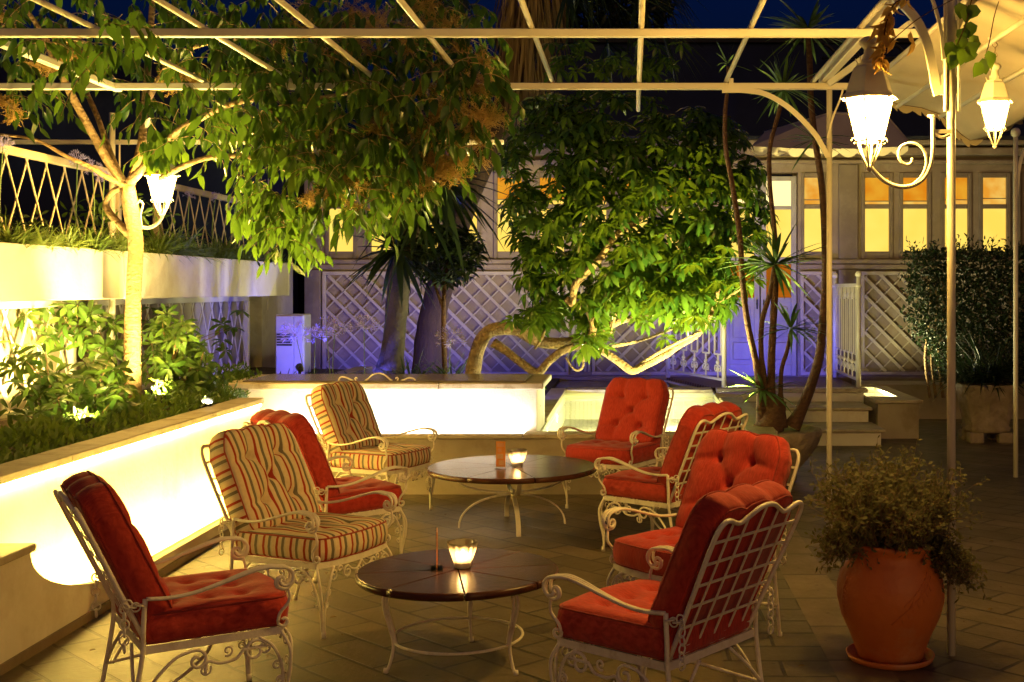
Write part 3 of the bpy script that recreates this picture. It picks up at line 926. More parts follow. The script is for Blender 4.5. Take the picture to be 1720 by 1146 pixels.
# small electric cabinet by the building corner
CB = thing('electric_cabinet', 'small blue lit metal cabinet with a dark vent between the planter end and the lattice', 'cabinet', (-3.85, 14.0, 0.6))
c0 = P(462,640,13.8); c1 = P(511,528,13.8)
g = G(); g.bbox2((c0.x, 13.8, c0.z-0.2), (c1.x, 14.1, c1.z), 0.012); g.build('case', M['cabinet'], CB)
g = G(); xm = (c0.x*0.35+c1.x*0.65)
g.bbox2((c0.x+0.015, 13.784, c0.z+0.02), (xm-0.006, 13.798, c1.z-0.02), 0.004); g.bbox2((xm+0.006, 13.784, c0.z+0.02), (c1.x-0.015, 13.798, c1.z-0.02), 0.004)
g.build('door', M['cabinet'], CB)
g = G(); q = P(478,572,13.77)
for i in range(5): g.box2((q.x-0.09, 13.772, q.z-0.06+i*0.03), (q.x+0.08, 13.783, q.z-0.042+i*0.03))
g.build('vent', M['black'], CB)

# ------------------------------------------------------------------ long raised planters with trellis
PXF = -4.20
def planter(y0, y1, xf, label):
    T = thing('long_planter', label, 'planter', (xf-0.2, (y0+y1)/2, 1.61))
    g = G(); t = 0.035
    g.bbox2((xf-t, y0, 1.615), (xf, y1, 2.01), 0.006); g.bbox2((xf-0.50, y0, 1.615), (xf-0.50+t, y1, 2.01), 0.006)
    g.box2((xf-0.50+t, y0+0.002, 1.617), (xf-t, y0+t, 2.008)); g.box2((xf-0.50+t, y1-t, 1.617), (xf-t, y1-0.002, 2.008)); g.box2((xf-0.50+t, y0+t, 1.617), (xf-t, y1-t, 1.65))
    g.build('box', M['plaster'], T)
    g = G(); g.box2((xf-0.50+t, y0+t, 1.93), (xf-t, y1-t, 1.965)); g.build('soil', M['soil'], T)
planter(3.0, 10.10, PXF, 'long cream planter box under the trellis fence at the far left')
planter(10.115, 14.9, PXF+0.03, 'long cream planter box right of the leaning tree trunk')
def trellis(name, label, y0, y1, x, z0, z1, per, lean, posts, w=0.022):
    T = thing(name, label, 'trellis', (x, (y0+y1)/2, z0))
    g = G()
    for lay, s in ((0,1),(1,-1)):
        y = y0 - lean
        while y < y1 + lean:
            ya, yb = (y, y+lean) if s > 0 else (y+lean, y)
            za, zb = z0, z1
            if ya < y0: za = z0+(z1-z0)*(y0-ya)/(yb-ya); ya = y0
            if yb < y0: zb = z0+(z1-z0)*(y0-ya)/(yb-ya); yb = y0
            if ya > y1: za = z0+(z1-z0)*(y1-ya)/(yb-ya); ya = y1
            if yb > y1: zb = z0+(z1-z0)*(y1-ya)/(yb-ya); yb = y1
            if abs(zb-za) > 0.03:
                g.ribbon([(x+0.008*lay, ya, za), (x+0.008*lay, yb, zb)], w, 0.007, (1,0,0))
            y += per
    g.build('lattice', M['lattice' if name == 'trellis_fence' else 'white_metal'], T)
    g = G(); g.bbox2((x-0.02, y0, z1), (x+0.03, y1, z1+0.06), 0.006); g.build('top_rail', M['lattice' if name == 'trellis_fence' else 'white_metal'], T)
    g = G(); g.bbox2((x-0.015, y0, z0-0.04), (x+0.025, y1, z0), 0.005); g.build('bottom_rail', M['lattice' if name == 'trellis_fence' else 'white_metal'], T)
    for p in posts:
        g = G(); g.bbox2((x-0.03, p-0.03, z0-0.3), (x+0.036, p+0.03, z1-0.001), 0.006); g.build('post', M['lattice' if name == 'trellis_fence' else 'white_metal'], T)
trellis('trellis_fence', 'cream diamond trellis fence above the far left planter', 3.0, 10.6, -4.45, 2.02, 2.66, 0.30, 0.34, (10.55,), 0.017)
trellis('trellis_fence', 'cream diamond trellis fence behind the grasses right of the tree', 11.4, 14.95, -4.45, 2.02, 2.66, 0.30, 0.34, (11.45, 14.92), 0.017)
trellis('wall_trellis', 'cream diamond trellis under the left planter behind the shrubs', 3.0, 10.2, -4.66, 0.78, 1.55, 0.36, 0.44, (10.15,), 0.03)
trellis('wall_trellis', 'cream diamond trellis under the right planter beside the cabinet', 10.6, 14.8, -4.66, 0.78, 1.55, 0.30, 0.40, (10.65, 14.78), 0.026)

# ------------------------------------------------------------------ pergola
B1, B2, B3, ZP = 6.57, 8.30, 11.5, 3.075
PG = thing('pergola', 'white metal pergola of bare slats and beams over the terrace', 'pergola', (-1, 7.5, 0))
def beam(px0, px1, Y, z=ZP, h=0.042, d=0.05):
    g = G(); g.bbox2(((px0-CX)*Y/F, Y-d/2, z-h/2), ((px1-CX)*Y/F, Y+d/2, z+h/2), 0.004); return g.build('beam', M['white_metal'], PG)
beam(-60, 1560, B1); beam(-70, 1530, B2); beam(-60, 846, B3, 3.08)
for i in range(-5, 4):
    xx = (1077-CX)*B1/F + i*0.592
    if xx < -3.4 or xx > 1.3: continue
    y1 = 9.35 if i in (0,) else (8.75 if i < -1 else 8.32)
    g = G(); z = ZP+0.036
    g.tube([(xx, 3.6, z), (xx, B2+0.02, z), (xx, y1, z-0.04*(y1-B2))], 0.0165, 8)
    g.build('slat', M['white_metal'], PG)
g = G(); g.bbox2((-3.55, 3.5, ZP-0.022), (-3.50, B2+0.1, ZP+0.022), 0.005); g.build('side_beam', M['white_metal'], PG)
g = G(); g.bbox2((1.29, 5.4, ZP+0.03), (1.345, B2+0.1, ZP+0.075), 0.005); g.build('side_beam', M['white_metal'], PG)
g = G(); g.tube([(-4.43, 10.42, 1.0), (-4.43, 10.42, 3.2)], 0.026, 10); g.build('post', M['white_metal'], PG)
# rear right post with ball finial and arched bracket
x2 = (1393-CX)*8.3/F
g = G(); g.tube([(x2, 8.3, 0), (x2, 8.3, 3.12)], 0.020, 10); g.sphere((x2, 8.3, 3.19), 0.036); g.tube([(x2,8.3,3.10),(x2,8.3,3.15)], 0.032, 10)
g.build('post', M['white_metal'], PG)
g = G()
arc = [P(1213,152,8.28), P(1250,152,8.28), P(1285,158,8.28), P(1318,176,8.28), P(1346,200,8.28), P(1372,230,8.28), P(1391,264,8.28)]
g.ribbon(cat_rom(arc, 6), 0.034, 0.014, (0,1,0))
g.ribbon([P(1228,150,8.28), P(1228,132,8.28)], 0.03, 0.02, (0,1,0))
g.ribbon(cat_rom([P(1390,232,8.24), P(1398,200,8.22), P(1410,170,8.22), P(1416,150,8.22)], 5), 0.012, 0.012, (0,1,0))
g.ribbon([P(1394,140,8.2), P(1530,40,6.9)], 0.04, 0.03, (0,1,0))
g.build('bracket', M['white_metal'], PG)
# front right post bundle carrying the lantern, arched brackets above
X1, Y1 = 1.485, 5.66
g = G()
g.tube([(X1, Y1, 0), (X1, Y1, 3.4)], 0.0195, 12)
g.build('post', M['white_metal'], PG)
g = G()
for dx in (-0.03, 0.03):
    g.tube([(X1+dx, Y1-0.01, 2.52), (X1+dx, Y1-0.01, 3.4)], 0.009, 8)
def fp(px, py, dy=0.0): return P(px, py, Y1+dy)
g.ribbon(cat_rom([fp(1576,160), fp(1571,142), fp(1566,112), fp(1556,70), fp(1538,32), fp(1510,2), fp(1478,-26)], 6), 0.040, 0.022, (0,1,0))
g.box2((X1-0.05, Y1-0.012, 2.60), (X1+0.03, Y1+0.012, 2.69))
g.ribbon(cat_rom([fp(1585,100,-.02), fp(1580,50,-.02), fp(1568,5,-.02), fp(1552,-30,-.02)], 6), 0.014, 0.016, (0,1,0))
g.ribbon(cat_rom([fp(1600,92,.02), fp(1606,50,.02), fp(1625,12,.02), fp(1650,-12,.02)], 6), 0.030, 0.018, (0,1,0))
g.build('bracket', M['white_metal'], PG)
# far right thin post
x3 = (1706-CX)*11.0/F
g = G(); g.tube([(x3, 11.0, 0.0), (x3, 11.0, H+255*11/F)], 0.022, 8); g.sphere((x3, 11.0, H+262*11/F), 0.045)
g.ribbon(cat_rom([P(1707,330,11), P(1712,280,11), P(1722,250,11), P(1742,232,11)], 5), 0.03, 0.02, (0,1,0))
g.build('post', M['white_metal'], PG)

# ------------------------------------------------------------------ canopies
zc = [(1.56,3.06),(1.70,3.02),(1.835,2.97),(2.0,2.945),(2.13,2.90),(2.27,2.765),(2.335,2.72),(2.45,2.77),(2.70,2.89),(3.0,3.02),(3.4,3.12),(4.2,3.2)]
CN = thing('canvas_canopy', 'large cream canvas canopy with scalloped edge at the upper right', 'canopy', (2.5, 6.5, 2.7))
g = G()
ys = [4.2 + 0.35*i for i in range(13)]
b = len(g.v)
for y in ys:
    for x, z in zc:
        sag = 0.02*math.sin((y-4.2)*3.0)*math.sin((x-1.56)*2.2)
        g.v.append((x, y, z+sag))
nz = len(zc)
for i in range(len(ys)-1):
    for j in range(nz-1):
        g.f.append((i*nz+j, i*nz+j+1, (i+1)*nz+j+1, (i+1)*nz+j)); g.sm.append(True); g.mi.append(0)
# scalloped valance hanging at the far edge and left edge
def valance(pts, depth, n=14):
    for k in range(len(pts)-1):
        a, b_ = Vector(pts[k]), Vector(pts[k+1])
        m = max(2, int((b_-a).length/0.02)); base = len(g.v)
        for i in range(m+1):
            t = i/m; q = a.lerp(b_, t)
            s = abs(math.sin(PI*(t*(b_-a).length/0.11)))
            g.v += [tuple(q), (q.x, q.y, q.z-depth*(0.45+0.55*s))]
        for i in range(m):
            g.f.append((base+2*i, base+2*i+1, base+2*i+3, base+2*i+2)); g.sm.append(False); g.mi.append(0)
valance([(x, 8.41, z) for x, z in zc], 0.055)
g.build('canvas', M['fabric_white'], CN)
g = G()
for x, z in ((1.57,3.05),(1.835,2.955),(2.13,2.885),(2.70,2.875),(3.2,3.05)):
    g.tube([(x, 4.2, z), (x, 8.42, z)], 0.014, 6)
g.build('rib', M['white_metal'], CN)

AW = thing('rear_awning', 'pale tent awning in front of the building behind the yucca tops', 'canopy', (2.3, 14.5, 3.4))
g = G()
apex = [P(1395,190,14.8), P(1490,196,14.8)]
fr_ = [P(1262,246,13.9), P(1350,250,13.9), P(1440,250,13.9), P(1525,246,13.9)]
bk_ = [P(1285,222,16.4), P(1350,232,16.4), P(1440,232,16.4), P(1525,236,16.4)]
g.add(fr_ + apex + bk_, [(0,1,4),(1,2,5,4),(2,3,5),(6,4,7),(7,4,5,8),(8,5,9),(0,4,6),(3,9,5)])
for k in range(3):
    a, b_ = fr_[k], fr_[k+1]
    base = len(g.v); m = 18
    for i in range(m+1):
        q = a.lerp(b_, i/m); g.v += [tuple(q), (q.x, q.y, q.z-0.05-0.05*abs(math.sin(PI*3*i/m)))]
    for i in range(m): g.f.append((base+2*i, base+2*i+1, base+2*i+3, base+2*i+2)); g.sm.append(False); g.mi.append(0)
g.build('canvas', surf('pale_awning_canvas', (0.74,0.66,0.52), (0.64,0.56,0.43), 3, 0.8, 0.15, 20), AW)
g = G(); g.tube([apex[0], apex[1]], 0.02, 8); g.tube([apex[0], bk_[0]], 0.012, 6); g.tube([apex[1], bk_[3]], 0.012, 6)
g.build('frame', M['white_metal'], AW)

# ------------------------------------------------------------------ wrought iron armchair
def cushion_mesh(w, h, t, tufts, topf, bulge=0.0, n=40, seed=0, puff=0.035, seams=None):
    """tufted box cushion lying in x (width), y (length 0..h), z up (face at +t). returns G, piping path"""
    rnd = random.Random(seed)
    g = G(); g.uv = []
    def ymap(u, v):                         # u in -1..1, v in 0..1
        x = u*w/2
        y0 = -bulge*(1-u*u)
        y1 = topf(u)
        x *= 1 - 0.03*math.sin(PI*v) * 0
        return x, y0 + (y1-y0)*v
    def hz(u, v, x, y):
        e = (1-abs(u)**7)*(1-abs(2*v-1)**7)
        edge = max(0.0, e)**0.5
        z = t + puff*edge
        for (tx, ty) in tufts:
            d2 = ((x-tx)**2+(y-ty)**2)
            z -= (puff*0.55+0.006)*math.exp(-d2/(2*0.016**2)) + puff*0.65*math.exp(-d2/(2*0.05**2))
        for (a, b) in (seams or []):
            ax, ay = a; bx, by = b
            dx, dy = bx-ax, by-ay; L2 = dx*dx+dy*dy
            tt = max(0, min(1, ((x-ax)*dx+(y-ay)*dy)/L2))
            d2 = (x-ax-dx*tt)**2+(y-ay-dy*tt)**2
            z -= puff*0.34*math.exp(-d2/(2*0.013**2))*edge
        z += 0.006*mnoise.noise(Vector((x*9+seed, y*9, seed)))*edge
        return z
    idx = {}
    us = [-1+2*i/n for i in range(n+1)]; vs = [j/n for j in range(n+1)]
    def sm(q): return q
    for j, v in enumerate(vs):
        for i, u in enumerate(us):
            uu = math.sin(u*PI/2)*0.35+u*0.65
            vv = (math.sin((2*v-1)*PI/2)*0.35+(2*v-1)*0.65)*0.5+0.5
            x, y = ymap(uu, vv)
            # rounded plan corners
            cx, cy = abs(uu), abs(2*vv-1)
            k = max(0, cx-0.86)/0.14*max(0, cy-0.86)/0.14
            x *= 1-0.035*k; y += (h*0.02 if vv < .5 else -h*0.02)*k
            idx[i, j] = len(g.v); g.v.append((x, y, hz(uu, vv, x, y)))
    def face(ids, uvs):
        g.f.append(tuple(ids)); g.sm.append(True); g.mi.append(0); g.uv.append(uvs)
    for j in range(n):
        for i in range(n):
            ids = [idx[i,j], idx[i+1,j], idx[i+1,j+1], idx[i,j+1]]
            # stripes follow the puckered cloth: shift u with the tuft relief
            def su(a):
                q = g.v[a]; s = 0.0
                for (tx, ty) in tufts:
                    d = math.hypot(q[0]-tx, q[1]-ty); s += 0.007*math.exp(-(d/0.07)**2)*(1 if q[0] > tx else -1)*min(1, abs(q[0]-tx)/0.012)
                return q[0] + s
            face(ids, [(su(a), g.v[a][1]) for a in ids])
    ring = [idx[i,0] for i in range(n+1)] + [idx[n,j] for j in range(1,n+1)] + [idx[i,n] for i in range(n-1,-1,-1)] + [idx[0,j] for j in range(n-1,0,-1)]
    m = len(ring)
    per = [0.0]
    for k in range(m):
        a = g.v[ring[k]]; b = g.v[ring[(k+1)%m]]; per.append(per[-1]+math.hypot(a[0]-b[0], a[1]-b[1]))
    levels = [0.88, 0.5, 0.12, 0.0]
    prev = ring; prevl = 1.0
    cxm, cym = 0.0, h/2
    piping = [Vector(g.v[r]) for r in ring]
    for li, lv in enumerate(levels):
        cur = []
        out = {0.88: 0.006, 0.5: 0.013, 0.12: 0.007, 0.0: -0.004}[lv]
        for k, r in enumerate(ring):
            q = g.v[r]; a = g.v[ring[k-1]]; b = g.v[ring[(k+1)%m]]
            nx, ny = (b[1]-a[1]), -(b[0]-a[0]); l = math.hypot(nx, ny) or 1
            wob = out + 0.0025*math.sin(per[k]*55+seed)*math.sin(per[k]*23)
            cur.append(len(g.v)); g.v.append((q[0]+nx/l*wob, q[1]+ny/l*wob, t*lv))
        for k in range(m):
            k2 = (k+1) % m
            g.f.append((prev[k2], prev[k], cur[k], cur[k2])); g.sm.append(True); g.mi.append(0)
            u0 = per[k]; u1 = per[k+1]
            if not (per[0] <= u0): pass
            g.uv.append([(u1+0.0, prevl*t), (u0, prevl*t), (u0, lv*t), (u1, lv*t)])
        prev = cur; prevl = lv
    # slightly bellied back
    c = len(g.v); g.v.append((0, h*0.5, -0.012))
    for k in range(m):
        k2 = (k+1) % m
        g.f.append((prev[k2], prev[k], c)); g.sm.append(True); g.mi.append(0)
        g.uv.append([(g.v[prev[k2]][0], 0), (g.v[prev[k]][0], 0), (0, 0)])
    low = [Vector(g.v[r]) for r in prev]
    return g, piping, low

LEAN = R(25)
def make_chair(name, label, kind):
    T = thing(name, label, 'armchair')
    T['group'] = 'garden armchairs'
    iron = M['iron']; cm = M['red'] if kind == 'red' else M['stripe']; wm = M['welt_red'] if kind == 'red' else M['welt_stripe']
    hw = 0.285
    # seat frame: flat bar ring, bowed front
    g = G()
    front = [(-hw + 2*hw*i/10, -0.245 - 0.05*(1-(2*i/10-1)**2), 0.352) for i in range(11)]
    ring = front + [(hw, y, 0.352) for y in (-0.1, 0.1, 0.275)] + [(x, 0.275, 0.352) for x in (0.1, -0.1, -hw)] + [(-hw, y, 0.352) for y in (0.1, -0.1)]
    g.ribbon(ring, 0.006, 0.030, (0,0,1), closed=True)
    for x in (-0.14, 0, 0.14): g.ribbon([(x, -0.28, 0.35), (x, 0.274, 0.35)], 0.02, 0.004, (0,0,1))
    g.build('seat_frame', iron, T)
    # rear legs with arm posts
    for s in (-1, 1):
        g = G()
        g.tube(cat_rom([(s*0.272, 0.345, 0.0), (s*0.282, 0.315, 0.14), (s*0.289, 0.283, 0.33), (s*0.291, 0.279, 0.45), (s*0.288, 0.272, 0.545)], 4), 0.0095, 7)
        g.tube([(s*0.272, 0.345, 0), (s*0.272, 0.345, 0.022)], 0.0125, 7)
        g.tube(cat_rom([(s*0.284, 0.309, 0.165), (s*0.20, 0.30, 0.25), (s*0.10, 0.285, 0.335)], 5), 0.007, 6)
        g.tube(cat_rom([(s*0.284, 0.309, 0.165), (s*0.22, 0.15, 0.20), (s*0.10, 0.0, 0.26), (0, -0.05, 0.335)], 5), 0.007, 6)
        g.build('leg', iron, T)
    # front cabriole legs: three rods meeting at an ankle, filigree between
    for s in (-1, 1):
        g = G()
        def q(x, y, z): return (s*x, y, z)
        g.tube(cat_rom([q(0.283,-0.238,0.35), q(0.300,-0.268,0.28), q(0.288,-0.272,0.19), q(0.268,-0.262,0.10), q(0.262,-0.262,0.02), q(0.266,-0.272,0.0)], 5), 0.0075, 6)
        g.tube(cat_rom([q(0.195,-0.275,0.338), q(0.235,-0.290,0.30), q(0.255,-0.285,0.22), q(0.258,-0.268,0.12), q(0.258,-0.266,0.02)], 5), 0.0065, 6)
        g.tube(cat_rom([q(0.288,-0.150,0.338), q(0.292,-0.200,0.30), q(0.285,-0.238,0.22), q(0.268,-0.252,0.12), q(0.262,-0.258,0.02)], 5), 0.0065, 6)
        # outward C scrolls in front and side planes
        for (r0, cx, cz) in ((0.030,0.206,0.292),(0.020,0.238,0.215),(0.016,0.244,0.155)):
            sp = spiral(cx, cz, r0, r0*0.25, 60, 60+430, 16)
            g.tube([q(x, -0.282+0.1*(0.3-z), z) for x, z in sp], 0.0045, 5)
        for (r0, cy, cz) in ((0.030,-0.178,0.292),(0.020,-0.224,0.215),(0.016,-0.236,0.155)):
            sp = spiral(cy, cz, r0, r0*0.25, 120, 120-430, 16)
            g.tube([q(0.286-0.1*(0.3-z), y, z) for y, z in sp], 0.0045, 5)
        g.tube([q(0.262,-0.264,0.0), q(0.262,-0.264,0.03)], 0.012, 7)
        g.build('leg', iron, T)
    # scrolled aprons
    def apron(fn, Ls):
        g = G()
        for path, r in Ls:
            g.tube([fn(a, z) for a, z in path], r, 6)
        return g
    def side_paths():
        A = [tuple(p)[:2] for p in cat_rom([(0.285,0.16,0),(0.235,0.24,0),(0.165,0.305,0),(0.10,0.325,0)], 5)] + spiral(0.085, 0.285, 0.041, 0.010, 70, 70+420, 20)
        B = [tuple(p)[:2] for p in cat_rom([(0.055,0.232,0),(0.045,0.275,0),(0.0,0.262,0),(-0.06,0.268,0),(-0.09,0.30,0)], 5)] + spiral(-0.135, 0.288, 0.047, 0.010, 165, 165-470, 22)
        C = spiral(0.055, 0.245, 0.024, 0.006, 150, 150+400, 14)
        D = spiral(-0.03, 0.305, 0.022, 0.006, -60, -60-400, 14)
        return [(A, 0.0065), (B, 0.0065), (C, 0.0045), (D, 0.0045)]
    for s in (-1, 1):
        apron(lambda a, z, s=s: (s*0.288, a, z), side_paths()).build('side_apron', iron, T)
    fp_ = []
    for s in (-1, 1):
        A = [(s*x, z) for x, z in ([tuple(p)[:2] for p in cat_rom([(0.0,0.335,0),(0.035,0.30,0),(0.075,0.305,0),(0.10,0.325,0)], 5)] + spiral(0.105, 0.295, 0.030, 0.008, 90, 90-420, 18))]
        Bq = [(s*x, z) for x, z in spiral(0.028, 0.282, 0.024, 0.006, 120, 120+420, 16)]
        Cq = [(s*x, z) for x, z in spiral(0.155, 0.318, 0.018, 0.005, 200, 200-380, 14)]
        fp_ += [(A, 0.0055), (Bq, 0.0045), (Cq, 0.0045)]
    apron(lambda a, z: (a, -0.245-0.05*(1-(a/hw)**2), z), fp_).build('front_apron', iron, T)
    # arms: three rods fanning into a scroll, S support
    for s in (-1, 1):
        g = G()
        for k, (dx, fan) in enumerate(((-0.012, -0.016), (0.0, 0.0), (0.012, 0.016))):
            path = [(0.268,0.545),(0.19,0.540),(0.10,0.548),(0.00,0.573),(-0.10,0.603),(-0.17,0.616),(-0.225,0.610)]
            pp = cat_rom([(s*(0.292 + dx*0.5 + 0.03*max(0,(0.27-y)/0.5) + (fan*max(0,(0.05-y)/0.28))), y, z) for y, z in path], 5)
            xe = pp[-1].x
            rr = 0.055 - 0.008*abs(k-1)
            sp = spiral(-0.232, 0.610-rr, rr, 0.014, 90, 90+ (330 if k == 1 else 250), 18)
            g.tube(pp + [Vector((xe - s*0.4*fan*(i/18), y, z)) for i, (y, z) in enumerate(sp)], 0.0068, 6)
        xs = 0.318
        ssc = spiral(-0.228, 0.553, 0.010, 0.030, 200, 200-300, 12)
        ss = [(s*xs, y, z) for y, z in ssc] + [tuple(p) for p in cat_rom([(s*(xs-0.002), -0.255, 0.525),(s*(xs-0.01), -0.262, 0.47),(s*(xs-0.02), -0.230, 0.425),(s*(xs-0.025), -0.222, 0.392)], 5)]
        ss += [(s*(xs-0.028), y, z) for y, z in spiral(-0.246, 0.388, 0.024, 0.008, 10, 10-330, 12)]
        g.tube(ss, 0.0068, 6)
        g.build('arm', iron, T)
    # reclining back: U outline with serpentine top, lattice of flat bars
    def bk(x, s_, o=0.0):
        return Vector((x, 0.262 + s_*math.sin(LEAN) - o*math.cos(LEAN), 0.372 + s_*math.cos(LEAN) + o*math.sin(LEAN)))
    g = G()
    half = [(0.255,0.0),(0.262,0.15),(0.272,0.32),(0.280,0.47),(0.277,0.535),(0.258,0.568),(0.225,0.574),(0.185,0.560),(0.145,0.552),(0.10,0.572),(0.05,0.597),(0.0,0.604)]
    full = half + [(-x, z) for x, z in half[-2::-1]]
    pts = cat_rom([bk(x, z) for x, z in full], 4)
    g.tube(pts, 0.0095, 7)
    g.ribbon([bk(-0.255,0.0), bk(0.255,0.0)], 0.014, 0.014, bk(0,0,1)-bk(0,0,0))
    g.ribbon([bk(-0.258,0.035), bk(0.258,0.035)], 0.012, 0.006, bk(0,0,1)-bk(0,0,0))
    def topz(x):
        x = abs(x)
        for (xa, za), (xb, zb) in zip(half[4:], half[5:]):
            if xb <= x <= xa: return zb + (za-zb)*(x-xb)/(xa-xb+1e-9)
        return 0.53
    g.build('back_frame', iron, T)
    g = G(); nv = bk(0,0,1)-bk(0,0,0)
    for x in (-0.185,-0.095,0.0,0.095,0.185): g.ribbon([bk(x,0.035), bk(x*1.04,topz(x*1.04))], 0.011, 0.004, nv)
    for z in (0.125,0.215,0.305,0.395,0.485):
        w = 0.26+0.02*z/0.5
        g.ribbon([bk(-w,z,0.005), bk(w,z,0.005)], 0.011, 0.004, nv)
    g.build('back_lattice', iron, T)
    # adjusting chains
    for s in (-1, 1):
        g = G()
        a = Vector((s*0.290, 0.285, 0.530)); b = bk(s*0.270, 0.185) + Vector((s*0.012, 0, 0))
        nl = 4
        for i in range(nl):
            t = (i+0.5)/nl; c = a.lerp(b, t) - Vector((0,0,0.016*math.sin(PI*t)))
            d = (b-a).normalized(); o = Vector((0,0,1)) if i % 2 else Vector((s,0,0))
            o = (o - d*o.dot(d)).normalized()
            g.torus(c, 0.0165, 0.0034, d, o, 12, 5)
        for i in range(6):
            c = b + Vector((s*0.010, 0.006, -0.020-0.029*i))
            g.torus(c, 0.0175, 0.0034, (0,0,1), (1,0,0) if i % 2 else (0.4,0.9,0), 12, 5)
        g.build('chain', iron, T)
    # seat cushion
    hs = 0.535
    tf = [(x, y) for x in (-0.15, 0, 0.15) for y in (0.14, 0.28, 0.42)] if kind == 'red' else [(x, y) for x in (-0.11, 0.11) for y in (0.14, 0.40)] + [(0, 0.27)]
    g, pip, low = cushion_mesh(0.555, hs, 0.105, tf, lambda u: hs, bulge=0.035, n=34, seed=3, puff=0.026)
    Ms = Matrix.Translation((0, -0.262, 0.372))
    for arr in (g,): g.v = [tuple(Ms @ Vector(v)) for v in g.v]
    c = g.build('seat_cushion', cm, T)
    g = G(); g.tube([Ms @ p + Vector((0,0,0.003)) for p in pip], 0.0042, 5, closed=True); g.tube([Ms @ p for p in low], 0.0042, 5, closed=True)
    g.build('piping', wm, c)
    # back cushion with three lobed top
    hb = 0.53
    def topf(u):
        return hb - 0.016 + 0.017*abs(math.cos(u*PI*1.5))**0.8 + 0.016*(1-u*u) - 0.045*max(0, abs(u)-0.80)/0.2
    tb = [(-0.105,0.39),(0.105,0.39),(0.0,0.27),(-0.105,0.15),(0.105,0.15)]
    sm_ = [((-0.105,0.39),(-0.092,0.53)),((0.105,0.39),(0.092,0.53)),((-0.105,0.39),(0,0.27)),((0.105,0.39),(0,0.27)),((-0.105,0.15),(0,0.27)),((0.105,0.15),(0,0.27)),((-0.105,0.39),(-0.27,0.36)),((0.105,0.39),(0.27,0.36)),((-0.105,0.15),(-0.27,0.12)),((0.105,0.15),(0.27,0.12)),((-0.105,0.15),(-0.11,0.0)),((0.105,0.15),(0.11,0.0))]
    g, pip, low = cushion_mesh(0.535, hb, 0.105, tb, topf, n=48, seed=9, puff=0.032, seams=sm_)
    def mapb(p):
        x, y, z = p
        return bk(x, 0.06 + y, 0.026 + z - 0.02*math.sin(PI*min(1,max(0,y/hb)))*0)
    g.v = [tuple(mapb(v)) for v in g.v]
    c = g.build('back_cushion', cm, T)
    g = G(); g.tube([mapb(p + Vector((0,0,0.002))) for p in pip], 0.0042, 5, closed=True); g.tube([mapb(p) for p in low], 0.0042, 5, closed=True)
    g.build('piping', wm, c)
    return T

def place(o, x, y, face_deg, label=None):
    o.location = (x, y, 0.004 if 0.40 < x < 1.2 else 0.0)
    o.rotation_euler = (0, 0, R(face_deg + 90))      # chair faces local -Y
    if label: o['label'] = label
red0 = make_chair('garden_armchair', 'red cushioned white iron armchair in left foreground beside the glowing wall', 'red')
place(red0, -1.736, 4.93, 33)
str0 = make_chair('garden_armchair', 'striped cushion iron armchair nearest the camera, left of the front round table', 'stripe')
place(str0, -1.63, 6.28, -24)
c = copy_tree(red0); place(c, -1.784, 7.51, 45, 'red cushioned iron armchair between the two striped armchairs')
c = copy_tree(str0); place(c, -1.89, 9.26, -24, 'striped cushion iron armchair at the back against the white basin')
c = copy_tree(red0); place(c, -0.14, 9.55, -119, 'red cushioned iron armchair in front of the pool facing the camera')
c = copy_tree(red0); place(c, 0.19, 7.95, 142, 'red cushioned iron armchair seen from behind, right of the rear round table')
c = copy_tree(red0); place(c, 0.29, 5.91, -135, 'red cushioned iron armchair facing forward, behind the nearest right chair back')
c = copy_tree(red0); place(c, 0.09, 4.735, 141.5, 'red cushioned iron armchair in right foreground with its lattice back to the camera')

# ------------------------------------------------------------------ round tables
def wood_top(T, c, r, z, th, nseg=8, rot=0.2):
    """eight wedge panels with grooves inside a rim"""
    g = G(); gap = 0.0035
    for k in range(nseg):
        a0 = rot + 2*PI*k/nseg; a1 = rot + 2*PI*(k+1)/nseg; am = (a0+a1)/2
        off = Vector((math.cos(am), math.sin(am)))*gap/math.sin(PI/nseg)
        n = 12; top = []
        for (rr, zz) in ((r-0.010, z), (r-0.002, z-0.006), (r, z-0.014), (r, z-th+0.008), (r-0.008, z-th)):
            ring = [Vector((c[0]+off.x, c[1]+off.y, zz))]
            for i in range(n+1):
                a = a0+(a1-a0)*i/n
                ring.append(Vector((c[0]+off.x+(rr-off.length)*math.cos(a), c[1]+off.y+(rr-off.length)*math.sin(a), zz)))
            top.append(ring)
        b = len(g.v)
        for ring in top: g.v += [tuple(p) for p in ring]
        m = n+2
        g.f.append(tuple(b+i for i in range(m))); g.sm.append(False); g.mi.append(0)
        g.f.append(tuple(b+4*m+i for i in range(m-1,-1,-1))); g.sm.append(False); g.mi.append(0)
        for l in range(4):
            for i in range(m):
                j = (i+1) % m
                g.f.append((b+l*m+j, b+l*m+i, b+(l+1)*m+i, b+(l+1)*m+j)); g.sm.append(0 < i < m-1); g.mi.append(0)
    g.lathe([(0.0, z-th+0.003), (r*0.9, z-th+0.003), (r*0.9, z-th-0.004), (0, z-th-0.004)], 40, (c[0], c[1], 0), smooth=False)
    g.build('table_top', M['wood'], T)

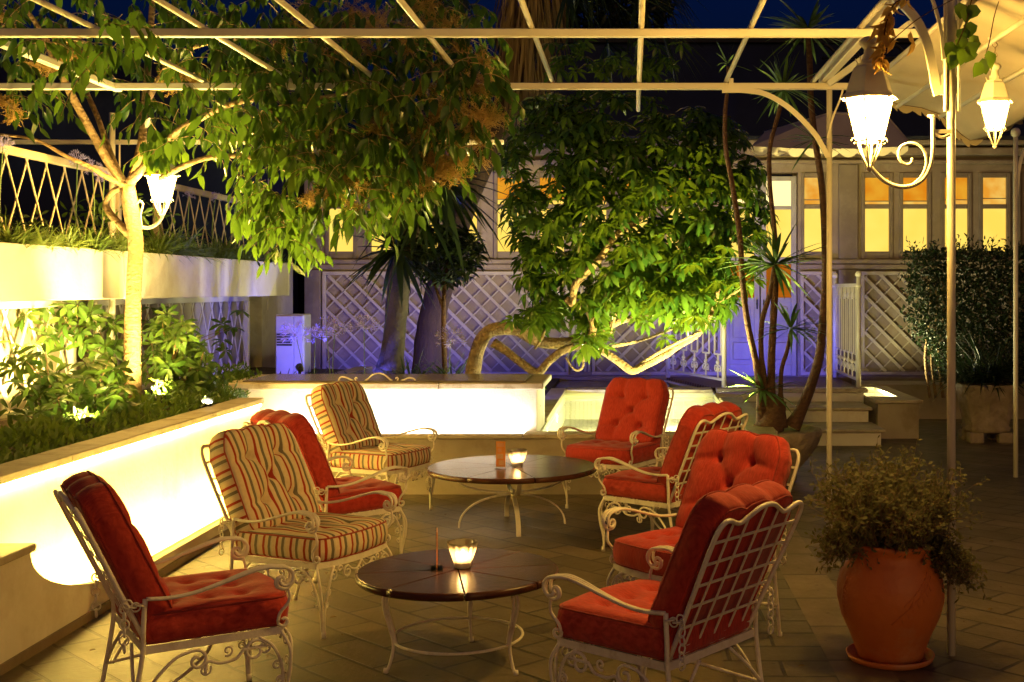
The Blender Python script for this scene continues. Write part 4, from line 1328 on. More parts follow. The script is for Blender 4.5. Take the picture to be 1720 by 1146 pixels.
TA = (-0.787, 5.55); ZA = 0.425
T1 = thing('round_table', 'low round dark wood table nearest the camera with lit candle glass', 'table', (TA[0], TA[1], 0), 'round terrace tables')
wood_top(T1, TA, 0.458, ZA, 0.034)
ra = 0.33
for ang in (-33, 87, 207):
    g = G(); a = R(ang)
    for k, (da, kk) in enumerate(((-0.05, 0.7),(0.05, 0.7),(0.0, 1.0))):
        ca, sa = math.cos(a+da), math.sin(a+da)
        pth = [(0.30, ZA-0.04), (0.335, 0.36), (0.345, 0.30), (0.318, 0.20), (0.300, 0.12), (0.315, 0.04), (0.335, 0.0)]
        if k < 2: pth = [(p[0]-0.012, p[1]) for p in pth[:5]]
        ww = [1 - 0.9*max(0, min(1, (0.36-p[1])/0.24)) for p in pth]
        pp = cat_rom([(TA[0]+p[0]*math.cos(a+da*w), TA[1]+p[0]*math.sin(a+da*w), p[1]) for p, w in zip(pth, ww)], 5)
        g.tube(pp, 0.0075, 7)
    g.tube([(TA[0]+0.335*math.cos(a), TA[1]+0.335*math.sin(a), 0), (TA[0]+0.332*math.cos(a), TA[1]+0.332*math.sin(a), 0.02)], 0.012, 8)
    g.build('leg', M['iron'], T1)
g = G(); g.torus((TA[0], TA[1], 0.125), 0.293, 0.0065, (1,0,0), (0,1,0), 56, 7); g.build('ring_stretcher', M['iron'], T1)

TB = (-0.85, 8.74); ZB = 0.43
T2 = thing('round_table', 'larger round dark wood table at the back on crossed arched legs', 'table', (TB[0], TB[1], 0), 'round terrace tables')
wood_top(T2, TB, 0.605, ZB, 0.036, rot=0.35)
for ang in (12, 102):
    a = R(ang); dx, dy = math.cos(a), math.sin(a)
    off = 0.006 if ang == 12 else -0.006
    g = G()
    pts = []
    for i in range(25):
        t = -1+2*i/24
        pts.append((TB[0]+dx*0.38*math.sin(t*PI/2), TB[1]+dy*0.38*math.sin(t*PI/2), 0.0+0.225*math.cos(t*PI/2)**0.9+off*0.5))
    g.ribbon(pts, 0.032, 0.010, (-dy*0.0+0.001, 0, 1) if False else (0,0,1))
    pts = []
    for i in range(25):
        t = -1+2*i/24
        pts.append((TB[0]+dx*0.42*math.sin(t*PI/2), TB[1]+dy*0.42*math.sin(t*PI/2), ZB-0.042-0.15*math.cos(t*PI/2)**0.9+off*0.5))
    g.ribbon(pts, 0.032, 0.010, (0,0,1))
    g.build('leg', M['iron'], T2)
g = G(); g.tube([(TB[0], TB[1], 0.215), (TB[0], TB[1], 0.262)], 0.018, 10); g.build('hub', M['iron'], T2)

# candle glasses
def candle(label, x, y, z, r, h, e):
    T = thing('candle_glass', label, 'candle holder', (x, y, z), 'candle glasses')
    n = 40
    def wob(a, zz): return 1 + 0.10*abs(math.cos(a*6))*(0.35+0.65*zz/h)
    g = G()
    g.lathe([(r*0.50, 0.0), (r*0.56, 0.006), (r*0.60, h*0.2), (r*0.80, h*0.55), (r*0.97, h*0.9), (r, h), (r*0.93, h*0.99), (r*0.72, h*0.55), (r*0.50, h*0.22), (0.0, h*0.16)], n*2, (x, y, z), wob=wob)
    g.build('glass', M['cut_glass'], T)
    g = G(); g.lathe([(0.0, h*0.17), (r*0.46, h*0.17), (r*0.46, h*0.36), (0, h*0.36)], 16, (x, y, z)); g.build('wax', M['wax'], T)
    g = G(); g.lathe([(0.0, h*0.38), (0.006, h*0.42), (0.0085, h*0.50), (0.005, h*0.62), (0.0, h*0.76)], 10, (x, y, z)); g.build('flame', E['flame'], T)
    add_light('POINT', (x, y, z+h*0.58), e, (1.0,0.56,0.18), T, size=0.018)
q = P(777, 951, 5.58)
candle('ribbed candle glass with lit flame on the nearest round table', q.x, 5.58, ZA+0.001, 0.066, 0.118, 4.5)
q = P(869, 784, 8.72)
candle('ribbed candle glass with lit flame beside the card on the rear round table', q.x, 8.72, ZB+0.001, 0.066, 0.118, 4.5)

# menu cards
M['card_'] = surf('printed_card', (0.80,0.50,0.20), (0.55,0.17,0.07), 18, 0.5, 0.0, stretch=(1,1,1), dirt=(0.70,0.50,0.22), dscale=30)
M['card'] = leafmat('printed_card_paper', (0.85,0.42,0.12), (0.80,0.36,0.10), 0.5, 0.6, (1.0,0.55,0.2))
M['card_print'] = leafmat('card_print', (0.75,0.16,0.03), (0.85,0.70,0.45), 0.5, 0.6, (1.0,0.7,0.4))
M['acrylic'] = glassmat('clear_acrylic', (0.95,0.93,0.88), 0.14)
def card(label, x, y, z, w, h, rot, tilt=6):
    T = thing('menu_card', label, 'menu card', (x, y, z)); T.rotation_euler = (0,0,R(rot))
    g = G(); g.bbox2((-w/2, -0.0022, 0.010), (w/2, 0.0022, h), 0.001); g.build('card', M['card'], T, local=True)
    g = G()
    for s in (-1, 1):
        for z0, z1, x0, x1 in ((0.80,0.94,-0.38,0.38),(0.60,0.74,-0.30,0.12),(0.36,0.54,-0.38,0.30),(0.12,0.30,-0.20,0.38)):
            y0, y1 = sorted((s*0.0023, s*0.0029)); g.box2((x0*w, y0, z0*h), (x1*w, y1, z1*h))
    g.build('print', M['card_print'], T, local=True)
    g = G(); g.box2((-w/2-0.004, 0.0036, 0.0), (w/2+0.004, 0.0052, h+0.004)); g.box2((-w/2-0.004, -0.026, 0.0), (w/2+0.004, 0.026, 0.0016))
    g.build('acrylic_stand', M['acrylic'], T, local=True)
q = P(842, 785, 8.66)
card('small printed card in a clear stand beside the rear candle', q.x, 8.62, ZB+0.001, 0.068, 0.19, -14)
q = P(734, 949, 5.56)
card('clear upright card stand seen edge on at the nearest round table', q.x, 5.56, ZA+0.001, 0.105, 0.175, 99)

# iron scroll ornament on the basin slab
SC = thing('iron_scroll', 'thin white iron scroll standing on the basin edge behind the striped chair', 'ornament', (-2.2, 10.5, 0.917))
g = G()
Ys = 10.42
path = [P(x, y, Ys) for x, y in ((573,643),(569,640),(572,634),(580,634),(592,639),(604,643),(616,638),(626,630),(636,627),(646,630),(656,638),(666,643),(676,639),(688,635),(696,637),(698,642),(694,643))]
g.tube(cat_rom(path, 5), 0.007, 6)
for cx, s in ((597,1),(668,-1)):
    g.tube([P(cx+s*(x*1.0), 636+y, Ys) for x, y in [(5,6),(0,3),(-1,0),(1,-2),(3,-1),(3,1)]], 0.006, 6)
g.build('scroll', M['iron'], SC)

# ------------------------------------------------------------------ terracotta urn
q = Vector((1.186, 5.59, 0))
TP = thing('terracotta_pot', 'large glazed terracotta pot with incised leaf marks at right foreground', 'plant pot', tuple(q))
g = G()
g.lathe([(0.10,0.020),(0.150,0.022),(0.158,0.06),(0.185,0.13),(0.222,0.21),(0.240,0.29),(0.240,0.345),(0.225,0.41),(0.200,0.462),(0.187,0.490),(0.186,0.510),(0.196,0.522),(0.200,0.535),(0.196,0.546),(0.180,0.548),(0.170,0.53),(0.172,0.48),(0,0.475)], 56, tuple(q))
o_ = g.build('body', M['terracotta'], TP)
g = G()
g.lathe([(0.0,0.0),(0.165,0.0),(0.190,0.012),(0.200,0.036),(0.192,0.037),(0.180,0.018),(0,0.016)], 48, tuple(q)); g.build('saucer', M['terracotta'], TP)
def pot_r(z):
    pr = [(0.158,0.06),(0.185,0.13),(0.222,0.21),(0.240,0.29),(0.240,0.345),(0.225,0.41),(0.200,0.462)]
    for (r0, z0), (r1, z1) in zip(pr, pr[1:]):
        if z0 <= z <= z1: return r0+(r1-r0)*(z-z0)/(z1-z0)
    return 0.24
g = G()
def onpot(a, z): 
    r = pot_r(z)+0.0005; return (q.x+r*math.cos(a), q.y+r*math.sin(a), z)
for a0, z0, dirn in ((-1.75,0.22,1),(-2.9,0.20,0.15),(-0.2,0.2,-0.2)):
    g.tube([onpot(a0+dirn*0.9*t, z0+0.20*t) for t in [i/12 for i in range(13)]], 0.0022, 5)
    for k in range(7):
        t = 0.15+0.11*k
        for s in (-1,1):
            g.tube([onpot(a0+dirn*0.9*t, z0+0.20*t), onpot(a0+dirn*0.9*t+0.07+s*0.03, z0+0.20*t+0.03+s*0.025), onpot(a0+dirn*0.9*t+0.14+s*0.05, z0+0.20*t+0.03+s*0.05)], 0.0018, 5)
g.build('leaf_relief', M['terracotta'], TP)

# rough stone planter at the far right
q = Vector((3.95, 13.6, 0))
SP = thing('stone_planter', 'rough carved stone planter on square feet at far right under the hedge', 'plant pot', tuple(q))
g = G()
rb = random.Random(5)
n = 32; prof = [(0.20,0.11),(0.235,0.12),(0.245,0.17),(0.225,0.19),(0.25,0.30),(0.275,0.42),(0.30,0.54),(0.315,0.60),(0.32,0.64),(0.27,0.645),(0.26,0.58),(0,0.57)]
def sq(a, z):
    return (1/max(abs(math.cos(a)), abs(math.sin(a))))**0.55 * (1+0.05*mnoise.noise(Vector((math.cos(a)*3, math.sin(a)*3, z*7))) + 0.03*math.sin(a*8+z*6))
g.lathe(prof, n, tuple(q), wob=sq)
g.build('body', M['stone'], SP)
for sx in (-1,1):
    for sy in (-1,1):
        g = G(); g.bbox2((q.x+sx*0.16-0.08, q.y+sy*0.16-0.08, 0), (q.x+sx*0.16+0.08, q.y+sy*0.16+0.08, 0.118), 0.015); g.build('foot', M['stone'], SP)
# shallow round stone bowl for the yuccas
YB = Vector((1.22, 10.75, 0))
BW = thing('stone_bowl', 'shallow rough stone bowl holding the tall yuccas behind the red chairs', 'plant pot', tuple(YB))
g = G(); g.lathe([(0.20,0.0),(0.24,0.02),(0.24,0.10),(0.34,0.22),(0.42,0.34),(0.45,0.42),(0.455,0.465),(0.42,0.475),(0.39,0.45),(0.0,0.44)], 40, tuple(YB), wob=lambda a, z: 1+0.02*math.sin(a*14)*(z/0.4))
g.build('body', M['stone'], BW)

# ------------------------------------------------------------------ lanterns
def lantern(T, c, sc, em='lantern'):
    """six sided street lantern, c = bottom centre of the glass; returns nothing"""
    c = Vector(c); n = 6; rot = R(8)
    def ring(r, z): return [c + Vector((r*sc*math.cos(rot+2*PI*k/n), r*sc*math.sin(rot+2*PI*k/n), z*sc)) for k in range(n)]
    g = G()
    lo, hi = ring(0.060, 0.0), ring(0.110, 0.20)
    for k in range(n):
        k2 = (k+1) % n
        g.quad(lo[k], lo[k2], hi[k2], hi[k])
    g.build('glass', E[em], T)
    g = G()
    lo2, hi2 = ring(0.0635, 0.0), ring(0.1135, 0.20)
    for k in range(n): g.tube([lo2[k], hi2[k]], 0.0048*sc, 5)
    g.tube(lo2, 0.006*sc, 5, closed=True); g.tube(hi2, 0.006*sc, 5, closed=True)
    g.build('cage', M['white_metal'], T)
    g = G()
    rs = [ring(0.138, 0.196), ring(0.132, 0.208), ring(0.112, 0.222), ring(0.098, 0.27), ring(0.075, 0.335), ring(0.060, 0.348), ring(0.062, 0.356), ring(0.0, 0.357)]
    rs = [ring(0.110, 0.204)] + rs
    b = len(g.v)
    for r_ in rs: g.v += [tuple(p) for p in r_]
    for i in range(len(rs)-1):
        for k in range(n):
            k2 = (k+1) % n
            g.f.append((b+i*n+k, b+i*n+k2, b+(i+1)*n+k2, b+(i+1)*n+k)); g.sm.append(False); g.mi.append(0)
    g.build('roof', M['white_metal'], T)
    g = G()
    g.lathe([(0.045*sc,0.356*sc),(0.036*sc,0.372*sc),(0.026*sc,0.40*sc),(0.024*sc,0.425*sc),(0.034*sc,0.438*sc),(0.045*sc,0.446*sc),(0.046*sc,0.462*sc),(0.036*sc,0.474*sc),(0.02*sc,0.482*sc),(0.0,0.486*sc)], 18, tuple(c))
    for k in range(n):
        a = rot+2*PI*(k+0.5)/n
        p = c + Vector((0.052*sc*math.cos(a), 0.052*sc*math.sin(a), 0.356*sc))
        g.tube([p, p+Vector((0.012*sc*math.cos(a), 0.012*sc*math.sin(a), 0.03*sc))], 0.003*sc, 4)
    g.build('finial', M['white_metal'], T)
    g = G()
    for k in range(n):
        a = rot+2*PI*k/n; d = Vector((math.cos(a), math.sin(a), 0))
        g.tube([c + d*(0.062*sc), c + d*(0.045*sc) + Vector((0,0,-0.05*sc)), c + d*(0.012*sc) + Vector((0,0,-0.115*sc))], 0.0055*sc, 5)
        g.tube([c + d*(0.070*sc) + (d*(math.cos(t)) + Vector((0,0,math.sin(t))))*(0.017*sc*(1-0.08*t)) for t in [i*0.5 for i in range(12)]], 0.0035*sc, 4)
    g.sphere(c + Vector((0,0,-0.12*sc)), 0.018*sc, 8, 6)
    g.build('base_scrolls', M['white_metal'], T)

# big lantern on the front right post
LY = 5.62
cL = P(1460, 238, LY)
L1 = thing('post_lantern', 'large bright lantern on a scrolled bracket at the front right post', 'lantern', tuple(cL), 'garden lanterns')
lantern(L1, cL, 1.0)
g = G()
def lp(px, py): return P(px, py, LY)
arm = cat_rom([lp(1461,279), lp(1468,288), lp(1484,303), lp(1505,313), lp(1528,313), lp(1549,302), lp(1562,280), lp(1567,250), lp(1567,220), lp(1567,198)], 6)
g.tube(arm, 0.0105, 8)
g.lathe([(0.012,0),(0.024,0.006),(0.026,0.012),(0,0.014)], 14, tuple(lp(1567,198)))
g.tube(cat_rom([lp(1532,311), lp(1548,296), lp(1556,275), lp(1552,254), lp(1540,243), lp(1527,241), lp(1514,246), lp(1509,258), lp(1513,271), lp(1523,277), lp(1531,273), lp(1532,266)], 6), 0.0068, 7)
g.tube(cat_rom([lp(1568,222), lp(1575,228), lp(1584,231), lp(1595,226)], 5), 0.009, 7)
g.ribbon([lp(1568,221), lp(1597,221)], 0.018, 0.010, (0,1,0))
g.build('bracket_arm', M['white_metal'], L1)
# hanging lantern under the canopy
cH = P(1671, 218, 6.2)
L2 = thing('hanging_lantern', 'smaller bright lantern hanging by a chain under the canvas canopy', 'lantern', tuple(cH), 'garden lanterns')
lantern(L2, cH, 0.70, 'lantern_small')
g = G()
top = P(1671, 40, 6.2); z0 = cH.z + 0.70*0.486
m = int((top.z-z0)/0.026)
for i in range(m):
    g.torus(Vector((cH.x, cH.y, z0+0.013+0.026*i)), 0.0125, 0.0022, (0,0,1), (1,0,0) if i % 2 else (0,1,0), 10, 4)
g.build('chain', M['window_frame'], L2)
g = G(); g.lathe([(0.0,0.0),(0.034,0.0),(0.036,0.02),(0.034,0.058),(0.0,0.06)], 18, (cH.x, cH.y, P(1671,66,6.2).z))
g.tube([(cH.x, cH.y, top.z-0.02), (cH.x, cH.y, 3.03)], 0.004, 5)
g.build('ceiling_rose', M['white_metal'], L2)
# lantern on the left tree
cW = P(272, 338, 9.35)
L3 = thing('tree_lantern', 'bright lantern on a curved bracket beside the left tree trunk', 'lantern', tuple(cW), 'garden lanterns')
lantern(L3, cW, 0.98)
g = G()
def wp(px, py): return P(px, py, 9.35)
g.tube(cat_rom([wp(272,366), wp(266,374), wp(258,380), wp(248,383), wp(238,382)], 5), 0.013, 7)
g.tube(cat_rom([wp(238,382), wp(236,360), wp(240,345), wp(236,338), wp(230,342)], 5), 0.008, 6)
g.build('bracket_arm', M['white_metal'], L3)

# ------------------------------------------------------------------ plants
UP = Vector((0,0,1))
def rdir(rnd, zmin=-1, zmax=1):
    while True:
        v = Vector((rnd.uniform(-1,1), rnd.uniform(-1,1), rnd.uniform(-1,1)))
        if 0.05 < v.length < 1 and zmin <= v.z/v.length <= zmax: return v.normalized()
def limbs(defs, n=8, sub=5):
    g = G()
    for d in defs:
        pts = [P(a[0], a[1], a[2]) for a in d]; rs = [a[3] for a in d]
        cp = cat_rom(pts, sub); m = len(cp)
        rr = []
        for i in range(m):
            t = i/(m-1)*(len(rs)-1); k = min(int(t), len(rs)-2); f = t-k
            rr.append((rs[k]*(1-f)+rs[k+1]*f)*(1+0.07*mnoise.noise(cp[i]*9)))
        g.tube(cp, rr, n)
    return g
def inpoly(x, y, poly):
    c = False; n = len(poly)
    for i in range(n):
        x0, y0 = poly[i]; x1, y1 = poly[i-1]
        if (y0 > y) != (y1 > y) and x < (x1-x0)*(y-y0)/(y1-y0)+x0: c = not c
    return c

# --- left broad leaved tree
TR = thing('broadleaf_tree', 'large broad leaved tree with forked pale trunk leaning over the left planters', 'tree', tuple(P(222,668,9.5)))
defs = [
 [(221,690,9.5,0.085),(222,600,9.5,0.070),(224,500,9.5,0.062),(228,410,9.5,0.060),(221,360,9.5,0.062),(214,315,9.5,0.060)],
 [(214,330,9.5,0.045),(205,305,9.48,0.042),(178,265,9.4,0.036),(150,215,9.3,0.032),(115,150,9.1,0.030),(92,100,9.0,0.027),(70,55,8.9,0.02),(40,10,8.8,0.016)],
 [(216,320,9.5,0.040),(226,285,9.55,0.036),(238,240,9.6,0.034),(243,180,9.7,0.032),(250,90,9.8,0.029),(256,10,9.9,0.026),(262,-50,10,0.02)],
 [(92,100,9.0,0.016),(110,70,8.2,0.012),(140,70,7.4,0.009),(185,95,6.8,0.005)],
 [(205,305,9.5,0.028),(182,250,9.7,0.026),(165,200,9.8,0.022),(140,140,9.9,0.02),(120,60,10,0.016)],
 [(218,305,9.45,0.038),(240,283,9.3,0.034),(270,250,9.1,0.031),(300,220,8.9,0.028),(335,200,8.7,0.024),(380,178,8.5,0.02),(440,165,8.3,0.018),(520,166,8.1,0.014),(620,150,8.0,0.010)],
 [(270,300,9.2,0.024),(300,283,9.0,0.022),(345,266,8.8,0.020),(400,262,8.6,0.018),(450,272,8.5,0.016),(495,294,8.4,0.010)],
 [(214,312,9.5,0.024),(180,298,9.4,0.021),(150,280,9.3,0.018),(110,262,9.2,0.015),(60,235,9.1,0.012),(0,226,9,0.01)],
 [(220,395,9.5,0.040),(196,372,9.55,0.030),(178,345,9.6,0.026),(190,322,9.55,0.024),(210,315,9.5,0.024)],
 [(243,180,9.7,0.024),(290,100,9.4,0.02),(360,70,9.0,0.016),(460,60,8.6,0.012),(560,40,8.3,0.01)],
 [(520,166,8.1,0.012),(600,210,8.0,0.009),(700,250,7.9,0.007),(790,270,7.9,0.005)],
 [(440,165,8.3,0.012),(500,240,8.2,0.009),(570,300,8.1,0.007),(640,350,8.1,0.005)],
 [(560,40,8.3,0.01),(680,70,8.2,0.008),(790,90,8.1,0.006)],
]
g = limbs(defs); g.build('trunk', M['bark_smooth'], TR)
rnd = random.Random(21)
g = G(); gt = G(); gf = G()
cl = [(70,85,6.7,35,4),(185,85,6.8,40,4),(140,120,7.0,40,4),(205,70,6.4,22,2),(30,40,8.6,60,7),(110,30,8.8,60,7),(200,40,9.2,60,8),(280,40,9.2,60,9),(360,50,8.8,60,10),(440,45,8.6,60,10),(520,40,8.4,60,10),(600,40,8.4,60,10),(690,50,8.3,60,10),(770,45,8.2,45,7),
 (20,130,8.6,45,6),(60,160,8.8,40,4),(300,110,9.0,55,9),(380,110,8.6,60,14),(460,120,8.4,60,14),(540,120,8.3,60,14),(620,120,8.2,60,14),(700,130,8.1,60,14),(775,130,8.1,55,11),
 (230,160,9.3,45,7),(190,140,9.4,40,3),(330,180,8.8,45,8),(400,190,8.5,55,15),(470,195,8.3,55,15),(550,200,8.1,60,15),(630,205,8.0,60,15),(705,210,7.9,55,14),(775,215,7.9,45,10),
 (370,240,8.6,40,8),(430,255,8.5,45,11),(500,265,8.3,50,13),(570,275,8.1,55,14),(640,285,8.0,55,14),(705,275,7.9,45,10),(560,330,8.1,45,9),(625,340,8.0,45,10),(685,325,8.0,40,8),(540,310,8.1,40,8),(765,265,7.9,38,6),
 (455,365,8.5,18,9),(470,400,8.5,14,8),(482,425,8.5,10,5),(440,335,8.5,20,7),(462,360,8.5,20,7),(478,385,8.5,14,4),(570,375,8.1,25,4),(625,375,8.0,25,4),(255,280,9.25,22,3),(270,225,9.2,25,3),(20,190,8.6,30,3),(800,160,8.1,30,4)]
def twig(p, d, L, step, LL, LW, gl, gtw, rnd, droop=0.5, hang=1.0):
    n = 7; pts = [p + d*(L*i/n) + Vector((0,0,-1))*(droop*L*(i/n)**2) for i in range(n+1)]
    gtw.tube(pts, [0.0035*(1-0.6*i/n) for i in range(n+1)], 4, caps=False)
    k = max(3, int(L/step))
    for i in range(k):
        t = (i+0.6)/k; j = min(n-1, int(t*n)); q = pts[j].lerp(pts[j+1], t*n-j)
        tn = (pts[j+1]-pts[j]).normalized(); sd = tn.cross(UP); sd = sd.normalized() if sd.length > .01 else Vector((1,0,0))
        s = 1 if i % 2 else -1
        ld = (tn*0.35 + sd*(s*0.55) + Vector((0,0,-hang)) + rdir(rnd)*0.35).normalized()
        up = (UP*0.6 + rdir(rnd)*0.8 + sd*s*0.3)
        l = LL*rnd.uniform(0.7, 1.25)
        gl.leaf(q, ld, up, l, LW*rnd.uniform(0.8,1.2)*l/LL, rnd.uniform(0.05,0.35), rnd.uniform(0.05,0.25))
def panicle(c, r, gp, rnd, n=26):
    for i in range(n):
        d = rdir(rnd, -0.75, 0.9); L = r*rnd.uniform(0.5,1.1)
        p = c; e = c + d*L
        s = d.orthogonal().normalized()*0.0018
        gp.add([p-s, p+s, e+s*0.6, e-s*0.6], [(0,1,2,3)])
        for k in range(5):
            q = p.lerp(e, 0.35+0.16*k); d2 = (d + rdir(rnd)*0.9).normalized(); e2 = q + d2*L*0.24
            s2 = d2.orthogonal().normalized()*0.0014
            gp.add([q-s2, q+s2, e2+s2, e2-s2], [(0,1,2,3)])
            w = 0.0042; o = d2.orthogonal().normalized()
            o2 = d2.cross(o)
            gp.add([e2-o*w, e2-o2*w, e2+o*w, e2+o2*w, e2+d2*w], [(0,1,4),(1,2,4),(2,3,4),(3,0,4)])
for (px, py, Y, r, nt) in cl:
    for k in range(int(nt*1.8)):
        a = rnd.uniform(0, 2*PI); rr = r*math.sqrt(rnd.random())
        y_ = Y + rnd.uniform(-0.55, 0.6)
        p = P(px + rr*math.cos(a), py - 24 + rr*math.sin(a)*0.9, y_)
        d = (rdir(rnd, -0.5, 0.6)); d.x += 0.3; d.normalize()
        twig(p, d, rnd.uniform(0.16,0.32), 0.042, 0.130*rnd.uniform(0.75,1.15), 0.048, g, gt, rnd)
for (px, py, Y) in ((256,262,9.05),(270,250,9.0),(285,262,9.05),(262,285,9.0),(280,282,9.0),(250,290,9.05),(292,280,9.05),(268,270,8.95),(300,268,9.0),(246,270,9.05),(275,296,9.0),(258,300,9.0)):
    for k in range(3): g.leaf(P(px+rnd.uniform(-12,12), py-32, Y), Vector((rnd.uniform(-.5,.5),-.1,-1)).normalized(), Vector((rnd.uniform(-.6,.6),-1,0.3)), rnd.uniform(0.10,0.15), 0.06, 0.15, 0.15)
for (px, py, Y, r) in [(80,98,8.8,0.13),(140,108,8.8,0.12),(110,75,8.8,0.10),(28,180,8.6,0.10),(10,30,8.6,0.1),(300,148,8.9,0.12),(330,140,8.9,0.10),(500,35,8.4,0.12),(600,30,8.4,0.14),(690,30,8.3,0.14),(740,20,8.2,0.13),(570,100,8.3,0.13),(600,75,8.3,0.13),(680,95,8.1,0.13),(760,110,8.0,0.14),(800,125,8.0,0.13),(720,160,8.0,0.12),(780,165,7.9,0.15),(800,200,7.8,0.15),(820,225,7.8,0.13),(760,200,7.8,0.13),(710,235,7.8,0.12),(745,255,7.8,0.13),(790,250,7.8,0.14),(720,290,7.8,0.12),(760,280,7.8,0.11),(640,220,7.9,0.11),(595,325,8.0,0.12),(570,310,8.0,0.1),(535,250,8.1,0.1),(690,305,7.9,0.11),(530,330,8.1,0.10),(460,75,8.5,0.1),(640,60,8.3,0.14)]:
    c = P(px, py, Y)
    for k in range(5): panicle(c + rdir(rnd)*r*0.8, r*0.8, gf, rnd)
g.build('crown', M['leaf_tree'], TR)
tag(gt.build('twigs', M['bark_smooth'], TR), None, None, kind='stuff')
gf.build('flower_clusters', M['panicle'], TR)

# --- umbrella tree in the middle
UT = thing('umbrella_tree', 'dense umbrella tree with pale crooked trunks lit from below over the pool', 'tree', tuple(P(795,640,11.9)))
defs = [
 [(790,655,11.9,0.085),(799,598,11.9,0.072),(812,566,11.9,0.068),(832,553,11.9,0.066),(868,554,11.95,0.062),(900,572,12.0,0.058),(935,577,12.05,0.055),(968,572,12.1,0.05),(1000,560,12.15,0.045),(1040,540,12.2,0.034),(1085,530,12.3,0.024),(1130,515,12.4,0.016)],
 [(828,575,11.85,0.048),(850,590,11.85,0.042),(880,613,11.85,0.040),(903,626,11.85,0.041),(922,607,11.85,0.038),(948,588,11.85,0.040),(988,580,11.85,0.040),(1018,594,11.8,0.035),(1042,610,11.75,0.038),(1062,623,11.75,0.040),(1085,614,11.75,0.033),(1112,600,11.75,0.034),(1140,582,11.8,0.027),(1172,562,11.85,0.029),(1190,536,11.9,0.022),(1205,508,11.95,0.021),(1226,497,12.0,0.015),(1252,480,12.0,0.010)],
 [(988,580,11.95,0.036),(996,548,11.95,0.038),(985,520,11.95,0.036),(960,510,11.95,0.034),(950,502,11.95,0.032)],
 [(962,512,11.95,0.030),(966,480,11.9,0.038),(985,458,11.85,0.038),(1010,432,11.8,0.036),(1025,408,11.75,0.034),(1045,386,11.7,0.033),(1074,368,11.7,0.030),(1100,330,12.0,0.02),(1110,260,12.3,0.015)],
 [(1062,622,11.8,0.022),(1095,600,11.75,0.020),(1130,580,11.75,0.017),(1180,556,11.75,0.012)],
 [(1028,582,11.9,0.018),(1070,574,12.0,0.014),(1110,560,12.1,0.012),(1150,545,12.2,0.009)],
 [(975,583,11.9,0.013),(980,612,11.85,0.012),(972,622,11.85,0.011),(962,618,11.85,0.010),(950,600,11.85,0.009)],
 [(1200,520,11.8,0.018),(1206,490,11.85,0.018),(1210,470,11.9,0.014)],
 [(918,548,11.9,0.016),(908,572,11.88,0.015),(898,586,11.86,0.012)],
 [(1025,560,12.1,0.016),(1032,535,12.1,0.013),(1045,505,12.1,0.010)],
 [(985,500,12.3,0.03),(1000,400,12.5,0.025),(980,300,12.6,0.02),(960,220,12.7,0.014)],
 [(1100,500,12.4,0.02),(1160,420,12.6,0.018),(1200,320,12.7,0.014),(1210,240,12.7,0.01)],
]
g = limbs(defs, 9); g.build('trunk', M['bark_grey'], UT)
crown = [(850,210),(872,168),(950,152),(1050,150),(1110,165),(1180,182),(1228,200),(1262,240),(1292,320),(1294,390),(1268,455),(1236,505),(1214,535),(1170,548),(1120,538),(1070,525),(1030,520),(1010,560),(990,585),(968,545),(950,508),(935,540),(895,560),(868,530),(880,480),(864,420),(852,350),(842,280)]
rnd = random.Random(4)
g = G()
br = [(966,480),(985,458),(1010,432),(1025,408),(1045,386),(1074,368)]
def near_branch(px, py, tol):
    for (a, b) in zip(br, br[1:]):
        dx, dy = b[0]-a[0], b[1]-a[1]; t = max(0, min(1, ((px-a[0])*dx+(py-a[1])*dy)/(dx*dx+dy*dy)))
        if math.hypot(px-a[0]-dx*t, py-a[1]-dy*t) < tol: return True
    return False
def whorl(c, ax, n, L, W, gl, rnd, dr=0.5):
    ax = ax.normalized(); u = ax.orthogonal().normalized(); w = ax.cross(u); a0 = rnd.uniform(0, 6.28)
    for k in range(n):
        a = a0 + 2*PI*k/n + rnd.uniform(-.15,.15)
        d = u*math.cos(a) + w*math.sin(a)
        l = L*rnd.uniform(0.75,1.15)
        gl.leaf(c + d*0.01, (d + ax*rnd.uniform(-0.15,0.35)).normalized(), ax, l, W*rnd.uniform(.85,1.15), rnd.uniform(dr*0.5, dr*1.2), rnd.uniform(0.05,0.2), ob=True)
cnt = 0; tries = 0
ctr = P(1070, 350, 12.6)
while cnt < 1350 and tries < 14000:
    tries += 1
    px = rnd.uniform(838, 1298); py = rnd.uniform(148, 590)
    if not inpoly(px, py, crown): continue
    ex = (px-1070)/235; ey = (py-350)/240; d2 = min(1, ex*ex+ey*ey)
    Yf = 12.6 - 1.15*math.sqrt(1-d2)
    Yp = Yf + abs(rnd.gauss(0, 0.45))
    # clumping: leave gaps
    if mnoise.noise(Vector((px/55, py/55, 3.1))) < -0.22 and rnd.random() < 0.8: continue
    if Yp < 12.1 and near_branch(px, py, 17): continue
    c = P(px, py, Yp)
    ax = ((c-ctr).normalized()*0.5 + UP*0.9 + Vector((0,-0.25,0)) + rdir(rnd)*0.35)
    sz = rnd.uniform(0.62, 1.18); whorl(c, ax, rnd.choice((6,7,8,8,9)), 0.145*sz, 0.054*sz, g, rnd, rnd.uniform(0.5,1.0))
    cnt += 1
